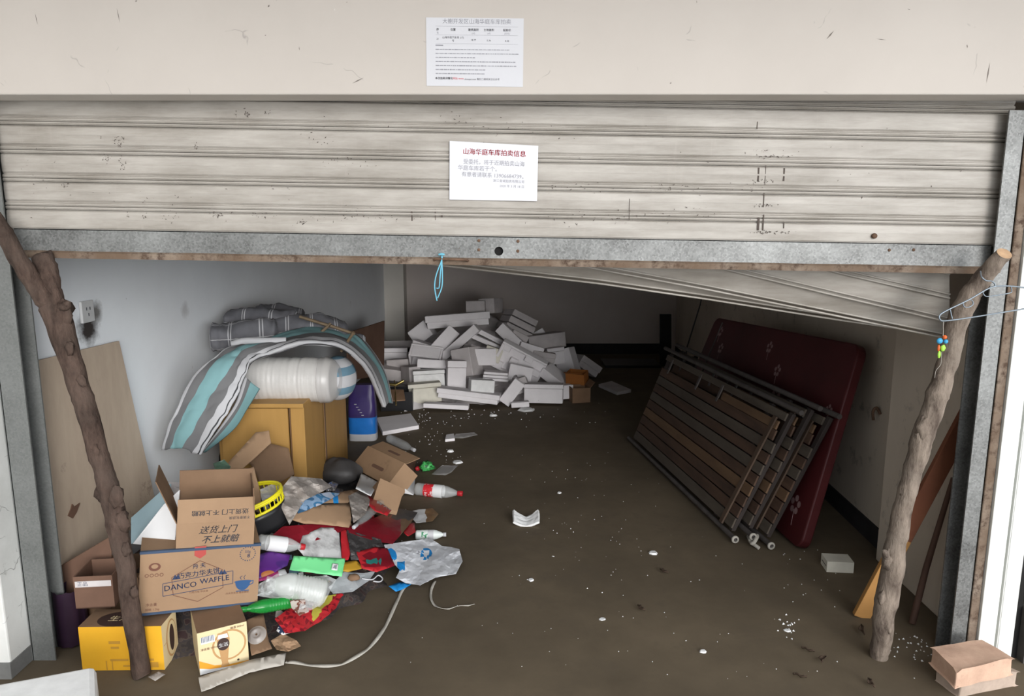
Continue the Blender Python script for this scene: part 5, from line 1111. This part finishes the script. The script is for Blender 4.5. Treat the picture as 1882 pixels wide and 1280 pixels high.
sheet('clear_wrap', 'clear crumpled film between jug and crisp packet', 'wrap', [(560, 1062), (600, 1058), (618, 1066), (596, 1108), (575, 1120), (548, 1130)], M_clear, .09, .03, 24, .001, 6)
sheet('printed_label', 'torn brown and white printed label hanging from the jug', 'label', [(532, 1104), (560, 1102), (568, 1125), (550, 1132), (536, 1118)], patch('label_print', [(.5, .45, .4), (.18, .07, .05), (.5, .4, .36)], 40), .105, .008, 20, .001, 5)
b = B(); t = thing('green_pouch', 'small green mesh pouch with a red cap on the floor', 'pouch', F(780, 862)); blob(b, F(784, 858, .03), .036, 0, (1.2, .9, .8), 18, .6, 4); b.build('mesh_pouch', patch('green_mesh', [(.02, .10, .03), (.05, .35, .08), (.1, .5, .15)], 50), t)
b = B(); c = F(766, 862, .02); b.lathe([(0, 0), (.014, 0), (.014, .018), (0, .018)], TR(c, 70, 0, 30), 14); b.build('red_cap', M_redpl, t)
# ---- yellow basket
t = thing('plastic_basket', 'black-lined yellow plastic basket with slotted rim half buried in rubbish', 'basket', HP(490, 960, .0)); bc = HP(480, 965, .05)+Vector((-.06, .06, 0))
b = B(); n_ = 30; rx_, ry_ = .16, .12
Tb = Matrix.Translation(bc) @ Matrix.Rotation(R(-14), 4, 'Y') @ Matrix.Rotation(R(8), 4, 'X')
def ringp(a, k_, z): return Tb @ Vector((rx_*k_*math.cos(a), ry_*k_*math.sin(a), z))
for z, k_ in ((.100, 1.0), (.092, 1.0), (.055, .96)): b.tube([ringp(2*math.pi*i/n_, k_, z) for i in range(n_)], .006, 6, 0, True)
b.grid(lambda u, v: ringp(u*2*math.pi, 1.02, .085+.02*v), n_, 1)
for i in range(40): a = 2*math.pi*i/40; b.tube([ringp(a, 1.0, .09), ringp(a, .96, .055)], .0028, 4)
b.build('slotted_rim', M_yb, t)
b = B(); b.grid(lambda u, v: ringp(u*2*math.pi, .90+.07*v, -.04+.09*v), n_, 4); b.add([ringp(2*math.pi*i/n_, .9, -.04) for i in range(n_)], [tuple(range(n_))]); b.build('basket_bowl', M_blk, t, solid=.002)
# ---- small open cartons on the right of the heap
def slot(x, z, w_, h_, T, b, m=1): b.box((x, -.0012, z), (w_, .0008, h_), m, T); disc(b, T, x-w_/2, z, h_/2, h_/2, m, -.0017, 12); disc(b, T, x+w_/2, z, h_/2, h_/2, m, -.0017, 12)
def cornerbox(name, label, O, Xp, Zp, dep, m, deco=None, mats=None, flap=None):
    O, Xp, Zp = Vector(O), Vector(Xp), Vector(Zp); T = frame(O, Xp, Zp); w_ = (Xp-O).length; h_ = (Zp-O).length; t = thing(name, label, 'box', O); b = B(); th = .004
    b.box((w_/2, th/2, h_/2), (w_, th, h_), 0, T); b.box((w_/2, dep-th/2, h_/2), (w_, th, h_), 0, T); b.box((th/2, dep/2, h_/2), (th, dep-2*th, h_), 0, T); b.box((w_-th/2, dep/2, h_/2), (th, dep-2*th, h_), 0, T); b.box((w_/2, dep/2, th/2), (w_-2*th, dep-2*th, th), 0, T)
    if deco: deco(b, T, w_, h_)
    b.build('carton_body', [m]+(mats or []), t)
    if flap:
        for (Tl, fw, fl, mm, dc) in flap(T, w_, h_): bf = B(); bf.box((fw/2, 0, fl/2), (fw, .003, fl), 0, Tl); (dc(bf, Tl, fw, fl) if dc else None); bf.build('flap', [m]+(mats or []), t)
    return t
cornerbox('handled_carton', 'tan open carton with two oval hand slots tilted on the heap', HP(646, 858, .10), HP(712, 893, .09), YP(670, 818, HP(646, 858, .10).y+.10), .13, M_card,
          lambda b, T, w_, h_: slot(w_*.55, h_*.42, w_*.26, h_*.13, T, b), [M_cardd],
          lambda T, w_, h_: [(T @ TR((0, .012, h_)) @ Matrix.Rotation(R(-34), 4, 'X'), w_, h_*.62, 0, lambda b, T2_, fw, fl: slot(fw*.52, fl*.45, fw*.26, fl*.2, T2_, b))])
cornerbox('brown_carton', 'plain small brown carton open end up right of the red strip', HP(685, 922, .07), HP(730, 942, .05), YP(704, 882, HP(685, 922, .07).y+.12), .10, M_card, None, None,
          lambda T, w_, h_: [(T @ TR((0, 0, 0)) @ Matrix.Rotation(R(-165), 4, 'X'), w_, h_*.3, 0, None)])
quadslab('white_card', 'white folded card box with a faint blue mark behind the brown carton', 'cardboard', [F(728, 905, .02), F(760, 911, .005), F(762, 876, .03), F(722, 884, .09)], .02, M_wht)
quadslab('torn_flap', 'dark brown carton flap right of the handled carton', 'cardboard', [F(708, 868, .03), F(760, 868, .01), F(765, 846, .02), F(735, 838, .06)], .004, M_cardd)
# ---- loose straps and scraps on the floor
def strap(pts, label, wd=.006, h_=.002):
    P = smoothpath([F(x, y, .004) for x, y in pts], 8); b = B(); n_ = len(P); vs_ = []
    for i, p in enumerate(P):
        d = (P[min(i+1, n_-1)]-P[max(i-1, 0)]).normalized(); s_ = Vector((-d.y, d.x, 0))*wd; tw = .006*abs(math.sin(i*.35)); vs_ += [p-s_+Vector((0, 0, tw)), p+s_+Vector((0, 0, .001))]
    b.add(vs_, [(2*i, 2*i+1, 2*i+3, 2*i+2) for i in range(n_-1)], 0, True); tag(b.build('plastic_strap', M_rope, solid=-.0015), label, 'strap')
strap([(744, 1080), (735, 1095), (715, 1140), (690, 1180), (650, 1212), (605, 1226), (545, 1220), (525, 1218)], 'long white packing strap curving from the shopping bag to the front')
strap([(800, 1068), (792, 1090), (796, 1110), (815, 1120), (845, 1115), (872, 1112)], 'short white packing strap curled below the shopping bag', .005)
def chip(b, px, py, r_, seed, h_=.012):
    c = F(px, py); n_ = 7; ring = [(c+Vector((math.cos(2*math.pi*i/n_)*r_*(1+.45*noise.noise(Vector((i*1.7, seed, 0)))), math.sin(2*math.pi*i/n_)*r_*(.9+.45*noise.noise(Vector((i*1.3, seed, 3)))), 0))) for i in range(n_)]
    top = [p+(c-p)*.25+Vector((0, 0, h_*(.7+.3*noise.noise(Vector((i, seed, 9)))))) for i, p in enumerate(ring)]; ring = [Vector((p.x, p.y, .001)) for p in ring]
    b.add(ring+top, [(i, (i+1) % n_, n_+(i+1) % n_, n_+i) for i in range(n_)]+[tuple(range(n_, 2*n_))])
for px, py, r_, h_, lab in ((828, 831, .022, .02, 'small foam lump on the floor above the green pouch'), (841, 851, .035, .015, 'white foam chip beside the grey film on the floor'), (1200, 1018, .022, .012, 'white foam shred on the open floor left of the beds foot'),
                            (976, 1067, .014, .008, 'tiny grey paper scrap in the middle of the floor'), (1292, 1199, .012, .008, 'white foam crumb on the floor near the front'), (1447, 1160, .014, .006, 'white flake left of the plank foot'),
                            (1028, 907, .012, .01, 'small foam crumb beyond the hollow foam piece'), (906, 765, .03, .02, 'foam lump in front of the foam heap'), (1107, 1139, .014, .004, 'pale paper flake on the front right floor'), (967, 754, .07, .02, 'flat foam disc at the foot of the heap')):
    b = B(); chip(b, px, py, r_, px*.1, h_); tag(b.build('foam_crumb', M_foamb), lab, 'foam', 'loose foam bits on the floor')
# hollow foam fragment
p = F(967, 962); b = B(); b.grid(lambda u, v: p+Vector(((u-.5)*.125, (v-.5)*.09+.0, .006+.038*abs(2*u-1)**1.5*(.6+.4*v)+.012*v+.004*noise.noise(Vector((u*5, v*5, 1))))), 14, 8, 0, False)
tag(b.build('foam_fragment', M_foamb, solid=.012), 'bright white hollow foam fragment alone in the middle of the floor', 'foam')
quadslab('foam_piece', 'white foam stick end on the floor below the foam lid', 'foam', [F(818, 808, .02), F(836, 806, .02), F(834, 797, .02), F(820, 799, .02)], .02, M_foam)
sheet('film_strip', 'thin translucent film strip trailing right on the floor', 'film', [(832, 806), (838, 798), (872, 795), (878, 800), (850, 806)], M_film, .006, .006, 20, .0006, 6)
sheet('film_bag', 'flat grey translucent bag on the floor right of the green pouch', 'film', [(793, 872), (812, 856), (842, 856), (830, 868), (818, 874)], M_film, .008, .006, 14, .0008, 6)
# dry leaves and twigs
for i, (px, py, a, lab) in enumerate(((1178, 1120, 130, 'dry dark leaf curl left of the floor centre front'), (1512, 1214, 60, 'small curled leaf left of the right branch foot'), (1584, 1160, 80, 'large curled dry leaf beside the plank foot'), (1485, 1197, 160, 'thin dry twig near the right front'), (1600, 1258, 100, 'thin leaf scrap nearest the bricks'), (1220, 1052, 140, 'tiny dark leaf below the foam shred'), (1470, 1245, 165, 'pale thin twig on the front floor'))):
    c = F(px, py, .006); L2 = .045 if i != 2 else .07; d = Vector((math.cos(R(a)), math.sin(R(a)), 0)); n_ = Vector((-d.y, d.x, 0)); wd = .003 if 'twig' in lab else .010
    b = B(); b.grid(lambda u, v: c+d*(u-.5)*L2+n_*((v-.5)*2*wd*math.sin(math.pi*min(max(u, .05), .95))+.006*math.sin(u*5))+Vector((0, 0, .002+.006*abs(2*v-1)+.004*math.sin(u*7)**2)), 10, 4)
    tag(b.build('dry_leaf' if 'leaf' in lab else 'twig', M_leaf, solid=.0008), lab, 'leaf' if 'leaf' in lab else 'twig', 'leaf litter on the floor')
b = B(); random.seed(21)
def crumbs(n_, px0, px1, py0, py1, s0, s1, foc=None):
    for _ in range(n_):
        if foc: px, py = random.gauss(foc[0], foc[2]), random.gauss(foc[1], foc[3])
        else: px, py = random.uniform(px0, px1), random.uniform(py0, py1)
        if py < 700: continue
        c = F(px, py); 
        if c.x > 1.55 or c.x < -1.5: continue
        r_ = random.uniform(s0, s1); a = random.random()*6
        b.add([c+Vector((r_*math.cos(a+k_*2.1)*random.uniform(.5, 1.2), r_*math.sin(a+k_*2.1), .0)) for k_ in range(3)]+[c+Vector((0, 0, r_*.9))], [(0, 1, 3), (1, 2, 3), (2, 0, 3)])
crumbs(70, 0, 0, 0, 0, .0015, .0045, (1080, 960, 60, 70)); crumbs(60, 0, 0, 0, 0, .003, .009, (890, 765, 90, 10)); crumbs(50, 0, 0, 0, 0, .002, .006, (800, 815, 25, 25))
crumbs(45, 1150, 1560, 850, 1250, .0015, .0035); crumbs(40, 700, 1150, 780, 1250, .0012, .003); crumbs(40, 0, 0, 0, 0, .002, .006, (1685, 1190, 30, 18)); crumbs(16, 0, 0, 0, 0, .003, .007, (1448, 1160, 8, 14)); crumbs(20, 0, 0, 0, 0, .002, .004, (1500, 1060, 60, 50)); crumbs(14, 0, 0, 0, 0, .003, .006, (770, 770, 20, 10))
tag(b.build('foam_crumbs', M_foamb), 'white foam grains scattered over the concrete floor', 'foam crumbs', None, 'stuff')
